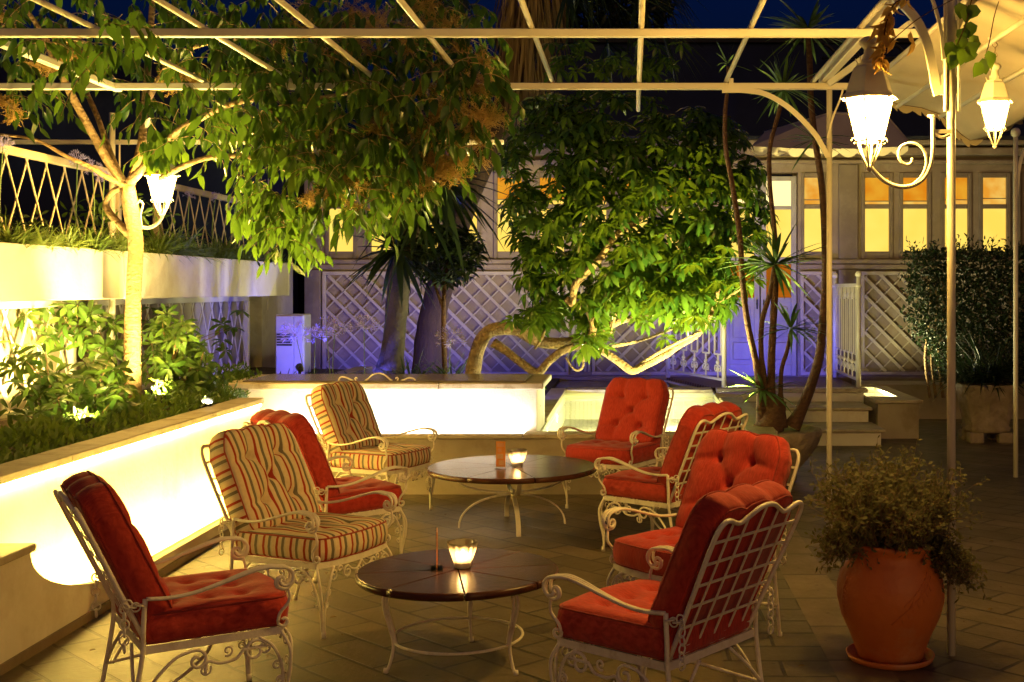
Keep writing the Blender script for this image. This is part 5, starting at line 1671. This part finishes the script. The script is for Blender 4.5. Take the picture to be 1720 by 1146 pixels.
for (px, py, n_, sx, sy) in ((1000,575,12,22,18),(1060,110,26,110,32),(900,530,14,25,25),(960,95,10,25,25),(1180,470,60,55,60),(1120,500,40,60,30)):
    for k in range(n_):
        c = P(px + rnd.gauss(0, sx*0.6), py + rnd.gauss(0, sy*0.6), rnd.uniform(11.5,12.3) if py > 200 else rnd.uniform(12.4,13.0))
        sz = rnd.uniform(0.65, 1.15); whorl(c, UP*0.8 + Vector((0,-0.5,0)) + rdir(rnd)*0.4, 8, 0.145*sz, 0.054*sz, g, rnd, 0.8)
g.build('crown', M['leaf_umbrella'], UT)

# --- yuccas in the stone bowl
YC = thing('yucca_cluster', 'group of tall thin stemmed yuccas rising from the stone bowl', 'yucca', tuple(YB + Vector((0,0,0.44))))
def yl(l, Y0): return [(a[0], a[1], Y0 + (a[3] if len(a) > 3 else 0), a[2]) for a in l]
Y0 = 10.75
stems = [
 [(1280,722,.055),(1277,660,.036),(1270,610,.030),(1256,545,.027),(1247,470,.026),(1243,400,.025),(1230,310,.023),(1219,250,.021),(1218,190,.019),(1223,140,.016),(1222,112,.012)],
 [(1300,715,.05),(1288,660,.03),(1279,600,.024),(1280,540,.023),(1294,490,.023),(1303,430,.023),(1300,380,.022),(1293,310,.021),(1293,250,.021),(1304,205,.019),(1315,165,.018)],
 [(1330,718,.075),(1345,690,.055),(1362,648,.045),(1376,600,.040),(1382,540,.034),(1386,470,.031),(1385,390,.030),(1380,310,.029),(1370,240,.028),(1362,170,.027),(1360,100,.026),(1357,62,.024)],
 [(1296,718,.09),(1295,660,.040),(1296,600,.034),(1299,540,.031),(1302,480,.030),(1302,455,.026)],
 [(1312,718,.06),(1311,660,.022),(1313,620,.019),(1322,590,.018),(1328,560,.018)],
 [(1290,725,.14),(1300,700,.11),(1312,672,.05)],
]
g = limbs([yl(s, Y0) for s in stems], 8)
g.build('stems', M['bark_dark'], YC)
rnd = random.Random(9)
def rosette(gl, c, n, L, W, rnd, zmin=-0.35, droop=0.25):
    for k in range(n):
        d = rdir(rnd, zmin, 0.98)
        l = L*rnd.uniform(0.7,1.1)
        gl.blade(c + d*0.02, d, UP if abs(d.z) < .9 else Vector((1,0,0)), l, W, rnd.uniform(0.05, droop*1.6))
for (px, py, n, L, W, zm) in ((1357,52,46,0.46,0.038,-0.5),(1315,150,44,0.44,0.036,-0.6),(1302,445,50,0.52,0.042,-0.6),(1328,552,34,0.36,0.034,-0.5),(1282,655,36,0.36,0.034,-0.3),(1370,235,22,0.34,0.03,-0.6),(1222,108,8,0.22,0.022,-0.2)):
    g = G(); rosette(g, P(px, py, Y0-0.03), n, L, W, rnd, zm)
    g.build('blades', M['leaf_yucca'], YC)

# --- big dark yucca beside the palm, with blue lit trunk
YD = thing('giant_yucca', 'dark yucca with broad hanging blades and blue lit flared trunk before the lit windows', 'yucca', tuple(P(655,640,12.6)))
g = limbs([[(652,668,12.6,.19),(655,625,12.6,.145),(662,570,12.6,.115),(668,500,12.6,.115),(676,430,12.6,.105),(690,360,12.6,.09),(705,300,12.6,.07)],[(680,420,12.6,.07),(715,370,12.5,.06),(740,310,12.4,.05)]], 12)
g.build('trunk', M['bark_blue'], YD)
for (px, py, Y, n, L, zm) in ((700,330,12.5,70,0.80,-0.95),(738,300,12.3,80,0.85,-0.95),(668,420,12.4,60,0.62,-0.98)):
    g = G(); rosette(g, P(px, py, Y), n, L, 0.075, rnd, zm, 0.35)
    g.build('blades', M['leaf_dark'], YD)
# dark bush between
DB = thing('dark_bush', 'dark leafy bush growing up before the window right of the yucca trunk', 'bush', tuple(P(745,560,12.9)))
g = limbs([[(748,640,12.9,.03),(745,540,12.9,.025),(750,450,12.9,.02),(770,400,12.9,.012)],[(745,520,12.9,.02),(720,450,12.9,.012)]], 7); g.build('stems', M['bark_dark'], DB)
g = G()
for k in range(170):
    a = rnd.uniform(0, 6.28); r = math.sqrt(rnd.random())
    whorl(P(748+58*r*math.cos(a), 425+48*r*math.sin(a), rnd.uniform(12.5,13.3)), UP+rdir(rnd)*0.8, 6, 0.13, 0.040, g, rnd)
g.build('leaves', M['leaf_dark'], DB)

# --- palm with a skirt of dead fronds
PM = thing('palm_tree', 'tall palm with a brown skirt of dead fronds, trunk behind the umbrella tree', 'palm', tuple(P(712,650,14.2)))
g = limbs([[(716,665,14.2,.185),(722,560,14.2,.165),(745,460,14.3,.15),(785,330,14.5,.15),(840,210,14.8,.15),(868,140,15,.15),(890,40,15.2,.15),(905,-60,15.4,.15)]], 14, 8)
g.build('trunk', M['palm_fibre'], PM)
g = G()
for k in range(560):
    a = rnd.uniform(0, 6.28); h = rnd.random()
    cx = 868 + (890-868)*h; ty = 150 - 210*h
    rr = 0.16 + 0.14*h + rnd.uniform(0,0.12)
    c = P(cx + 8*h, ty, 15.05) + Vector((math.cos(a)*rr, math.sin(a)*rr, 0))
    d = (Vector((math.cos(a)*0.16, math.sin(a)*0.16, -1)) + rdir(rnd)*0.10).normalized()
    s = d.cross(Vector((math.cos(a), math.sin(a), 0))).normalized()
    L = rnd.uniform(0.35, 1.0); w = rnd.uniform(0.006, 0.022)
    g.add([c-s*w*0.4, c+s*w*0.4, c+d*L*0.5+s*w, c+d*L*0.5-s*w, c+d*L], [(0,1,2,3),(3,2,4)])
g.build('dead_fronds', M['dry_frond'], PM)
g = G()
for k in range(26):
    a = rnd.uniform(0, 6.28); d = Vector((math.cos(a), math.sin(a), rnd.uniform(-0.3,0.7))).normalized()
    c = P(915,-70,15.4)
    st = [c + d*(1.5*t) + Vector((0,0,-0.5*t*t)) for t in [i/6 for i in range(7)]]
    g.tube(st, 0.012, 4)
    e = st[-1]; dd = (st[-1]-st[-2]).normalized()
    for j in range(18):
        f = (dd + rdir(rnd)*0.8).normalized(); g.blade(e, f, UP, 0.75, 0.035, 0.35, n=3)
g.build('fronds', M['leaf_dark'], PM)
# dark conifer silhouette at the top
BT = thing('distant_tree', 'dark tree crown silhouetted against the night sky above the rear building', 'tree', (-0.6, 30, 0))
g = G(); g.tube([(-0.6,30,0),(-0.5,30,5),(-0.4,30,9.2)], [0.3,0.22,0.1], 8); g.build('trunk', M['bark_dark'], BT)
g = G()
for k in range(1600):
    a = rnd.uniform(0,6.28); r = math.sqrt(rnd.random())
    c = Vector((-0.5 + 1.5*r*math.cos(a), 30+1.2*r*math.sin(a), 8.6 + 1.35*rnd.uniform(-1,1)*math.sqrt(max(0.05,1-r*r))))
    g.leaf(c, rdir(rnd), rdir(rnd), 0.32, 0.10, 0.2)
g.build('crown', M['leaf_dark'], BT)

# --- shrubs in the left bed
def big_shrub(name, label, base, clusters, seed, mat='leaf_shrub', LL=0.108, LW=0.036, stems=True):
    rnd = random.Random(seed)
    b = Vector(base); T = thing(name, label, 'shrub', tuple(b)); g = G(); gs = G()
    for (px, py, Y, r, n) in clusters:
        for k in range(int(n*1.15)):
            a = rnd.uniform(0,6.28); rr = r*math.sqrt(rnd.random())
            c = P(px+rr*math.cos(a), py+rr*math.sin(a)+(0 if 'climb' in name else 24), Y+rnd.uniform(-0.3,0.3))
            ax = UP*0.7 + Vector((0.2,-0.5,0)) + rdir(rnd)*0.6
            whorl(c, ax, rnd.choice((5,6,7)), LL, LW, g, rnd, 0.7)
            if k % 3 == 0: gs.tube([b + Vector((rnd.uniform(-.1,.1), rnd.uniform(-.1,.1), 0)), b.lerp(c, 0.5)+rdir(rnd)*0.06, c], [0.008,0.006,0.003], 5)
    gs.build('stems', M['bark_smooth'], T); g.build('leaves', M[mat], T)
big_shrub('garden_shrub', 'bushy broad leaved shrub at far left of the bed, brightly lit', P(120,715,8.5), [(60,610,8.5,45,18),(110,640,8.5,50,26),(165,620,8.6,45,20),(60,660,8.3,45,16),(200,640,8.4,25,12),(130,690,8.2,35,10),(30,560,8.8,25,6),(75,700,8.0,40,8)], 31)
big_shrub('garden_shrub', 'rounded broad leaved shrub right of the tree trunk, glowing from below', P(292,690,9.9), [(290,550,10,38,26),(320,580,10,30,18),(265,590,10,25,12),(300,620,9.9,40,22),(330,620,9.9,20,8),(280,520,10.2,30,10)], 32)
big_shrub('climbing_shrub', 'thin climbing shrub on the trellis under the left planter', P(190,640,11.2), [(60,545,9.6,40,9),(110,540,9.8,35,9),(160,560,10.1,35,10),(185,600,10.3,20,6),(200,540,10.5,15,4),(260,530,11.2,20,6),(390,535,12.3,20,4),(375,580,12.3,14,2)], 33, 'leaf_shrub', 0.11, 0.045)
# ground cover along the wall coping
rnd = random.Random(12)
g = G()
for k in range(9000):
    y = rnd.uniform(5.0, 11.2); u = rnd.random(); x = -3.24 - 0.85*u**1.2
    hgt = 0.05 + 0.20*(1-abs(2*min(1,u*1.1)-0.85)) * (0.6+0.6*mnoise.noise(Vector((x*3, y*2.2, 0))))
    if y > 9: hgt *= 1.25
    z = 0.72 + max(0.02, hgt)*rnd.uniform(0.4,1.05)
    d = (rdir(rnd, -0.2, 1) + UP*0.5).normalized()
    L = rnd.uniform(0.035,0.075)
    p = Vector((x, y, z)); s = d.orthogonal().normalized()*L*0.16
    g.add([p, p+d*L*0.5+s, p+d*L, p+d*L*0.5-s], [(0,1,2,3)], True)
tag(g.build('ground_cover', M['leaf_shrub']), 'low dense green ground cover along the stone coping', 'ground cover', kind='stuff')

# --- agapanthus: umbels on thin stalks
def agapanthus(base, top, r, label, group, leaves=6, mat='mauve', Lf=0.28, seed=0):
    rnd = random.Random(seed); base = Vector(base); top = Vector(top)
    T = thing('agapanthus', label, 'flower', tuple(base), group)
    g = G(); mid = base.lerp(top, 0.55) + Vector((rnd.uniform(-.03,.03), 0, 0)); g.tube(cat_rom([base, mid, top], 5), 0.0045, 5); g.build('stalk', M['stem'], T)
    g = G()
    for k in range(24):
        d = rdir(rnd, -0.45, 1); e = top + d*r*rnd.uniform(0.75,1.05)
        s = d.orthogonal().normalized()*0.0014; g.add([top-s, top+s, e+s, e-s], [(0,1,2,3)])
        o = d.orthogonal().normalized(); w = d.cross(o)
        for j in range(5):
            a = 2*PI*j/5; q = o*math.cos(a)+w*math.sin(a); q2 = o*math.cos(a+0.5)+w*math.sin(a+0.5)
            L = r*0.34
            g.add([e, e+d*L*0.6+q*L*0.5, e+d*L+q*L*0.85, e+d*L*0.5+q2*L*0.5], [(0,1,2,3)])
    g.build('umbel', M[mat], T)
    if leaves:
        g = G()
        for k in range(leaves*3):
            a = rnd.uniform(0,6.28); d = Vector((math.cos(a)*0.7, math.sin(a)*0.7, rnd.uniform(0.4,1))).normalized()
            g.blade(base, d, UP, Lf*rnd.uniform(.7,1.1), 0.016, 0.5)
        g.build('leaves', M['grass'], T)
for i, (px, py, bx0, by0, Y, r, lb) in enumerate((
    (497,563,528,625,11.75,0.125,'blue lit agapanthus before the cabinet with bent stalk'),
    (530,566,528,640,11.9,0.10,'blue lit agapanthus second from left behind the basin'),
    (548,555,558,640,11.7,0.11,'blue lit agapanthus, left of a close pair behind the basin'),
    (563,553,565,640,11.8,0.10,'blue lit agapanthus, right of a close pair behind the basin'),
    (612,549,615,632,11.8,0.115,'tall blue lit agapanthus standing alone left of the yucca trunk'),
    (757,572,756,640,11.7,0.12,'pinkish agapanthus flower just left of the crooked pale trunk'))):
    b = P(bx0, by0, Y); b.z = 0.47
    agapanthus(b, P(px, py, Y), r, lb, 'agapanthus behind the basin', seed=40+i)
for i, (px, py, bx0, Y, r, lb) in enumerate((
    (5,246,8,9.0,0.07,'pink agapanthus at the far left edge above the planter'),
    (130,270,140,9.3,0.07,'pink agapanthus left of the tree above the left planter'),
    (155,285,165,9.35,0.07,'pink agapanthus close to the tree trunk above the left planter'),
    (175,300,178,9.4,0.06,'small pink agapanthus almost touching the tree fork'),
    (222,372,215,9.2,0.04,'tiny pink agapanthus flower at the tree trunk'),
    (318,330,300,10.9,0.05,'small pale agapanthus on an arching stalk right of the tree lantern'),
    (362,334,358,11.6,0.06,'pink agapanthus before the right trellis fence, left of a pair'),
    (396,338,392,12.0,0.06,'pink agapanthus before the right trellis fence, right of a pair'))):
    b = Vector(((bx0-CX)*Y/F, Y, 1.96)); 
    b.x = -4.42; t = P(px, py, Y); t = Vector((b.x + 0.12, b.x/((bx0-CX)/F), 0)) if False else t
    yy = -4.40*F/(px-CX); b = Vector((-4.42, yy, 1.965)); t = Vector((-4.38, -4.38*F/(px-CX), 0)); t.z = H-(py-CY)*t.y/F
    agapanthus(b, t, r, lb, 'agapanthus in the long planters', seed=60+i, Lf=0.32)

# --- grasses and bushes in the planters
def tuft(px, n, L, W, label, mat='grass', x=-4.38, seed=0, dr=0.45, name='ornamental_grass', cat='grass plant'):
    rnd = random.Random(seed); y = x*F/(px-CX); T = thing(name, label, cat, (x, y, 1.965), 'plants in the long planters'); g = G()
    for k in range(n):
        a = rnd.uniform(0,6.28); d = Vector((math.cos(a)*0.75, math.sin(a)*0.75, rnd.uniform(0.35,1.8))).normalized()
        g.blade(Vector((x+rnd.uniform(-.06,.08), y+rnd.uniform(-.1,.1), 1.965)), d, UP, L*rnd.uniform(.6,1.1), W, rnd.uniform(dr*.5, dr*1.5), n=4)
    g.build('blades', M[mat], T)
for i, (px, n, L, lb) in enumerate(((20,60,0.26,'dark grass tuft at the far left end of the planter'),(62,60,0.24,'grass tuft second from the far left in the planter'),(105,70,0.25,'grass tuft hanging over the left planter edge'),(150,90,0.30,'grass tuft left of the tree trunk in the planter'),(190,90,0.28,'pale grass tuft touching the tree trunk at left'),(262,130,0.34,'bright yellow green grass tuft under the tree lantern'),(292,120,0.40,'tall bright grass tuft right of the tree lantern'),(330,80,0.26,'grass tuft in the middle of the right planter'),(368,90,0.36,'tall grass tuft before the right trellis fence'),(405,80,0.30,'grass tuft right of the middle in the right planter'),(440,60,0.22,'low grass tuft near the right end of the planter'),(465,40,0.18,'small dark grass tuft at the very end of the right planter'))):
    tuft(px, int(n*2.4), L*1.5, 0.013, lb, x=-4.30, seed=80+i)
def leafy(name, label, px, Y, z0, x, sx, sz, n, L, W, mat, seed, cat='bush', group=None):
    rnd = random.Random(seed); T = thing(name, label, cat, (x, Y, z0), group); g = G(); gs = G()
    for k in range(n):
        a = rnd.uniform(0,6.28); r = math.sqrt(rnd.random())
        c = Vector((x + sx*0.5*rnd.uniform(-1,1), Y + sx*r*math.cos(a), z0 + sz*(0.15+0.85*rnd.random()*math.sqrt(max(0,1-r*r*0.7)))))
        whorl(c, UP*0.6+rdir(rnd), 4, L, W, g, rnd, 0.5)
        if k % 6 == 0: gs.tube([(x, Y, z0), c], [0.006,0.002], 4)
    gs.build('stems', M['bark_dark'], T); g.build('leaves', M[mat], T)
leafy('planter_bush', 'leafy dark bush behind the tree lantern in the planter', 0, 10.9, 1.96, -4.5, 0.75, 0.65, 70, 0.09, 0.03, 'leaf_shrub', 91)
leafy('planter_bush', 'leafy dark bush at the far left against the trellis fence', 0, 9.0, 1.96, -4.6, 0.6, 0.35, 40, 0.08, 0.028, 'leaf_dark', 92)
leafy('planter_bush', 'low bush at the right end of the planter', 0, 13.6, 1.96, -4.45, 0.7, 0.3, 50, 0.09, 0.03, 'leaf_dark', 93)

# --- rear bed: ferny bush, small plants
def fern(name, label, c, n, L, W, mat, seed, zmin=0.1, cat='plant', dr=0.4):
    rnd = random.Random(seed); T = thing(name, label, cat, tuple(c)); g = G()
    for k in range(n):
        d = rdir(rnd, zmin, 0.95); p = Vector(c) + Vector((rnd.gauss(0,.12), rnd.gauss(0,.12), 0))
        g.blade(p, d, UP if d.z < .9 else Vector((1,0,0)), L*rnd.uniform(.6,1.1), W, rnd.uniform(0.1, dr*1.5), n=4)
    g.build('leaves', M[mat], T)
fern('fern', 'feathery green fern before the palm trunk', P(690,655,12.2), 150, 0.62, 0.022, 'leaf_yucca', 101)
fern('fern', 'feathery green fern left of the crooked trunk, blue lit at its foot', P(755,655,12.2), 150, 0.58, 0.022, 'leaf_yucca', 102)
fern('leafy_plant', 'small dark leafy plant behind the basin edge left of the yucca', P(590,650,12.0), 60, 0.28, 0.04, 'leaf_dark', 103)
fern('leafy_plant', 'small dark leafy plant at the foot of the cabinet', P(500,650,12.2), 60, 0.30, 0.04, 'leaf_dark', 104)
fern('leafy_plant', 'small dark leafy plant under the low curved trunk', P(815,655,12.4), 70, 0.26, 0.045, 'leaf_umbrella', 105)
fern('leafy_plant', 'small dark leafy plant right of the low curved trunk', P(858,655,12.5), 60, 0.24, 0.045, 'leaf_umbrella', 106)
fern('leafy_plant', 'dark plant in the gap between basin and pool', Vector((-0.88, 11.0, 0.30)), 60, 0.30, 0.04, 'leaf_umbrella', 107)
fern('leafy_plant', 'dark bush at the far left end of the basin', Vector((-3.75, 11.3, 0.72)), 170, 0.42, 0.035, 'leaf_shrub', 108)

# --- hedge and strappy plant at the right
HG = thing('clipped_hedge', 'tall dark clipped hedge with loose sprigs before the right windows', 'hedge', (4.1, 15.0, 0))
rnd = random.Random(55); g = G()
for k in range(17000):
    x = rnd.uniform(0,1); py = rnd.uniform(0,1)
    face = rnd.random()
    X = 3.42 + 2.9*x + (0.12*mnoise.noise(Vector((py*5, k*0.001, 2))) if x < .05 else 0)
    Z = 0.55 + 1.62*py; Y = 14.75 + (rnd.random()**2.2)*0.8
    if py < 0.45 and X < 3.42 + (0.45-py)*0.95: continue
    d = (rdir(rnd) + Vector((0,-0.4,0.2))).normalized(); L = rnd.uniform(0.05,0.085)
    g.leaf(Vector((X,Y,Z)), d, rdir(rnd), L, L*0.42, 0.2)
for k in range(150):
    X = rnd.uniform(3.45, 6.3); p = Vector((X, 14.95+rnd.random()*0.5, 2.1)); d = (UP + rdir(rnd)*0.4).normalized(); L = rnd.uniform(0.06,0.26)
    for j in range(7):
        q = p + d*(L*j/6); g.leaf(q, (d*0.6+rdir(rnd)).normalized(), rdir(rnd), 0.06, 0.022, 0.2)
g.build('leaves', M['leaf_dark'], HG)
g = G()
for px in (1556,1578,1566,1640,1690):
    g.tube(cat_rom([P(px+6,668,15.1), P(px-2,600,15.1), P(px+8,520,15.1), P(px+2,460,15.15)], 5), [0.018]*16, 6)
g.build('stems', M['bark_smooth'], HG)
g = G(); g.box2((3.0,15.9,0),(6.5,16.6,0.45)); tag(g.build('rear_kerb', M['plaster_dull'], base=(4.7,16.2,0)), 'low dark kerb wall along the building foot at right', 'wall')
fern('strappy_plant', 'dark strap leaved plant spilling from the carved stone planter', Vector((3.95,13.6,0.66)), 190, 0.75, 0.035, 'leaf_dark', 120, 0.25, dr=0.5)

# --- shrub in the terracotta pot
PS = thing('pot_shrub', 'wiry small leaved shrub filling the large terracotta pot', 'shrub', (1.186, 5.59, 0.48))
rnd = random.Random(77); g = G(); gs = G()
b = Vector((1.186, 5.59, 0.49))
def pleaf(q, dd, ll):
    s = dd.orthogonal().normalized()*ll*0.24
    g.add([q, q+dd*ll*0.5+s, q+dd*ll, q+dd*ll*0.5-s], [(0,1,2,3)], True)
def pstem(b, d, L, dr, dens=4):
    n = 9; pts = []
    w = rdir(rnd)*0.05
    for i in range(n+1):
        t = i/n
        pts.append(b + d*(L*t) + Vector((0,0,-dr*L*t*t)) + w*math.sin(PI*t*1.5) + Vector((mnoise.noise(b*7+Vector((i*.6,0,0)))*0.025, mnoise.noise(b*5+Vector((0,0,i*.6)))*0.025, 0)))
    gs.tube(pts, [0.0026*(1-0.7*i/n) for i in range(n+1)], 4, caps=False)
    for i in range(3, n+1):
        for k in range(2):
            q = pts[i].lerp(pts[i-1], rnd.random()); dd = (rdir(rnd) + UP*0.35 + (pts[i]-pts[i-1]).normalized()*0.4).normalized()
            L2 = rnd.uniform(0.03, 0.095); e = q + dd*L2
            gs.tube([q, e], [0.0013, 0.0007], 3, caps=False)
            for j in range(dens):
                pleaf(q.lerp(e, (j+0.7)/dens), (dd*0.6+rdir(rnd)).normalized(), rnd.uniform(0.018,0.034))
for k in range(230):
    a = rnd.uniform(0,6.28); e = rnd.uniform(0.05, 1.0)
    d = Vector((math.cos(a)*(1-e*0.72), math.sin(a)*(1-e*0.72), 0.62+e*1.1)).normalized()
    pstem(b + Vector((math.cos(a)*0.13*rnd.random(), math.sin(a)*0.13*rnd.random(), 0)), d, rnd.uniform(0.22, 0.46)*(1.0 if rnd.random() > .1 else 1.12), rnd.uniform(0,0.10))
for k in range(34):
    a = rnd.gauss(-0.35, 0.3); d = Vector((math.cos(a), math.sin(a), 0.30)).normalized(); pstem(b + Vector((0.14,-0.04,0.03)), d, rnd.uniform(0.14,0.25), rnd.uniform(0.6,1.0))
for k in range(26):
    a = rnd.gauss(3.4, 0.35); d = Vector((math.cos(a), math.sin(a), 0.5)).normalized(); pstem(b + Vector((-0.12,-0.04,0.03)), d, rnd.uniform(0.16,0.25), rnd.uniform(0.3,0.6))
gs.build('twigs', M['bark_smooth'], PS); g.build('leaves', M['leaf_grey'], PS)
g = G(); g.lathe([(0,0.0),(0.168,0.0),(0.168,0.012),(0,0.014)], 24, (1.186,5.59,0.482)); g.build('soil', M['soil'], PS)

# --- vines at the upper right
VN = thing('dry_vine', 'dry orange leaved vine sprig hanging left of the front post top', 'vine', tuple(P(1540,0,5.5)))
rnd = random.Random(66); g = G(); gs = G()
path = cat_rom([P(1590,-30,5.6), P(1540,-6,5.5), P(1505,4,5.45), P(1490,35,5.45), P(1484,70,5.45), P(1480,105,5.45)], 6); gs.tube(path, 0.0035, 5)
p2 = cat_rom([P(1640,-20,5.6), P(1590,5,5.5), P(1545,30,5.45), P(1510,58,5.45), P(1488,78,5.45)], 6); gs.tube(p2, 0.0025, 5)
for q in path[8:] + path[14:] + path[18:]:
    d = (rdir(rnd, -1, 0.2) + Vector((0,0,-0.6))).normalized(); g.leaf(q, d, rdir(rnd), rnd.uniform(0.045,0.09), 0.032, 0.5, 0.3)
for px, py in ((1530,52),(1532,70),(1500,62),(1478,38),(1470,44)):
    g.leaf(P(px,py,5.45), (Vector((rnd.uniform(-.5,.5),0,-1))), rdir(rnd), 0.075, 0.032, 0.4, 0.3)
gs.build('stems', M['bark_dark'], VN); g.build('leaves', M['dry_leaf'], VN)
IV = thing('green_vine', 'green ivy sprig hanging right of the front post top', 'vine', tuple(P(1625,0,5.6)))
g = G(); gs = G()
path = cat_rom([P(1640,-30,5.6), P(1632,0,5.55), P(1622,40,5.5), P(1608,75,5.5)], 6); gs.tube(path, 0.003, 5)
p2 = cat_rom([P(1690,-30,5.6), P(1672,20,5.6), P(1662,70,5.55), P(1654,98,5.5)], 6); gs.tube(p2, 0.0025, 5)
for px, py in ((1600,70),(1598,86),(1606,92),(1614,60),(1622,46),(1630,58),(1634,80),(1618,82),(1626,70),(1640,62),(1630,36),(1608,78),(1650,98),(1656,92),(1648,104),(1660,85),(1620,12),(1640,8),(1612,4)):
    c = P(px, py, 5.5+rnd.uniform(-.06,.06)); ax = Vector((rnd.uniform(-.5,.5),-1,rnd.uniform(0,.7)))
    g.leaf(c, Vector((rnd.uniform(-.6,.6),-0.1,-1)).normalized(), ax, 0.075, 0.068, 0.25, 0.12)
gs.build('stems', M['bark_dark'], IV); g.build('leaves', M['leaf_tree'], IV)

# ------------------------------------------------------------------ garden lamps (visible uplights)
def uplight(label, loc, target, e, colr, lens, ang=70, blue=False, r=0.042):
    loc = Vector(loc); T = thing('garden_uplight', label, 'garden lamp', tuple(loc), 'garden uplights')
    d = (Vector(target)-loc).normalized(); u = d.orthogonal().normalized(); w = d.cross(u)
    g = G(); g.tube([loc, loc+d*0.09], [r*0.8, r], 14, caps=False); g.tube([loc+d*0.002, loc], [r*0.8, 0.001], 14, caps=False)
    g.tube([loc, loc-Vector((0,0,0.14))], 0.008, 6); g.build('housing', M['black'], T)
    g = G(); c = loc+d*0.075
    g.add([c+u*(r*0.9*math.cos(2*PI*k/16))+w*(r*0.9*math.sin(2*PI*k/16)) for k in range(16)], [tuple(range(16))]); g.build('lens', E[lens], T)
    add_light('SPOT', loc+d*0.10, e, colr, T, target, size=0.03, angle=ang, blend=0.6)
YEL = (1.0, 0.72, 0.20)
uplight('uplight among the ground cover under the far left shrub', (-3.40, 7.65, 0.80), (-3.85, 8.3, 1.8), 330, YEL, 'lens', 120)
uplight('uplight at the right side of the tree trunk foot', (-3.48, 9.05, 0.82), (-3.88, 9.65, 2.0), 600, YEL, 'lens', 110)
uplight('uplight near the coping at the right part of the bed', (-3.26, 9.35, 0.765), (-2.5, 8.3, 3.2), 1300, YEL, 'lens', 85)
uplight('uplight behind the shrub at the left edge under the planter', (-4.25, 8.8, 0.84), (-4.75, 9.5, 1.7), 480, YEL, 'lens', 110)
uplight('blue uplight behind the basin left of the crooked trunk', (-1.75, 12.7, 0.60), (-1.0, 16.8, 0.8), 220, BLUE, 'lens_blue', 120)
uplight('blue uplight at the foot of the lattice wall behind the agapanthus', (-3.35, 15.6, 0.56), (-3.3, 16.8, 1.2), 55, BLUE, 'lens_blue', 150)
uplight('blue uplight at the foot of the small cabinet', (-3.52, 13.0, 0.84), (-3.88, 13.8, 1.05), 60, BLUE, 'lens_blue', 125)
uplight('blue uplight on the deck in front of the door', (1.75, 15.2, 0.62), (1.7, 16.8, 1.0), 130, BLUE, 'lens_blue', 110)
uplight('blue uplight under the agapanthus left of the giant yucca', (-2.86, 12.1, 0.54), (-2.70, 12.25, 2.0), 300, BLUE, 'lens_blue', 140)
uplight('yellow uplight on the pool coping under the right of the umbrella tree', (0.95, 10.72, 0.56), (0.45, 12.3, 2.8), 1300, (1.0,0.80,0.24), 'lens', 110)
uplight('yellow uplight in front of the crooked trunk by the basin', (-0.86, 10.75, 0.60), (-0.2, 12.1, 2.7), 1000, (1.0,0.80,0.30), 'lens', 100)

# a scatter of fallen leaves and grit on the paving
rnd = random.Random(91); g = G()
for k in range(240):
    x = rnd.uniform(-2.7, 2.6); y = rnd.uniform(3.9, 9.5) if rnd.random() < .75 else rnd.uniform(4, 6)
    if rnd.random() < .45: x = rnd.uniform(-2.7, -1.0)
    L = rnd.uniform(0.006, 0.016) if rnd.random() < .8 else rnd.uniform(0.025, 0.055)
    a = rnd.uniform(0, 6.28); d = Vector((math.cos(a), math.sin(a), rnd.uniform(0,0.25)))
    g.leaf(Vector((x, y, 0.008)), d, UP, L, L*0.42, 0.15, 0.3)
tag(g.build('leaf_litter', M['dry_frond']), 'scattered fallen leaves and specks on the paving', 'leaf litter', kind='stuff')
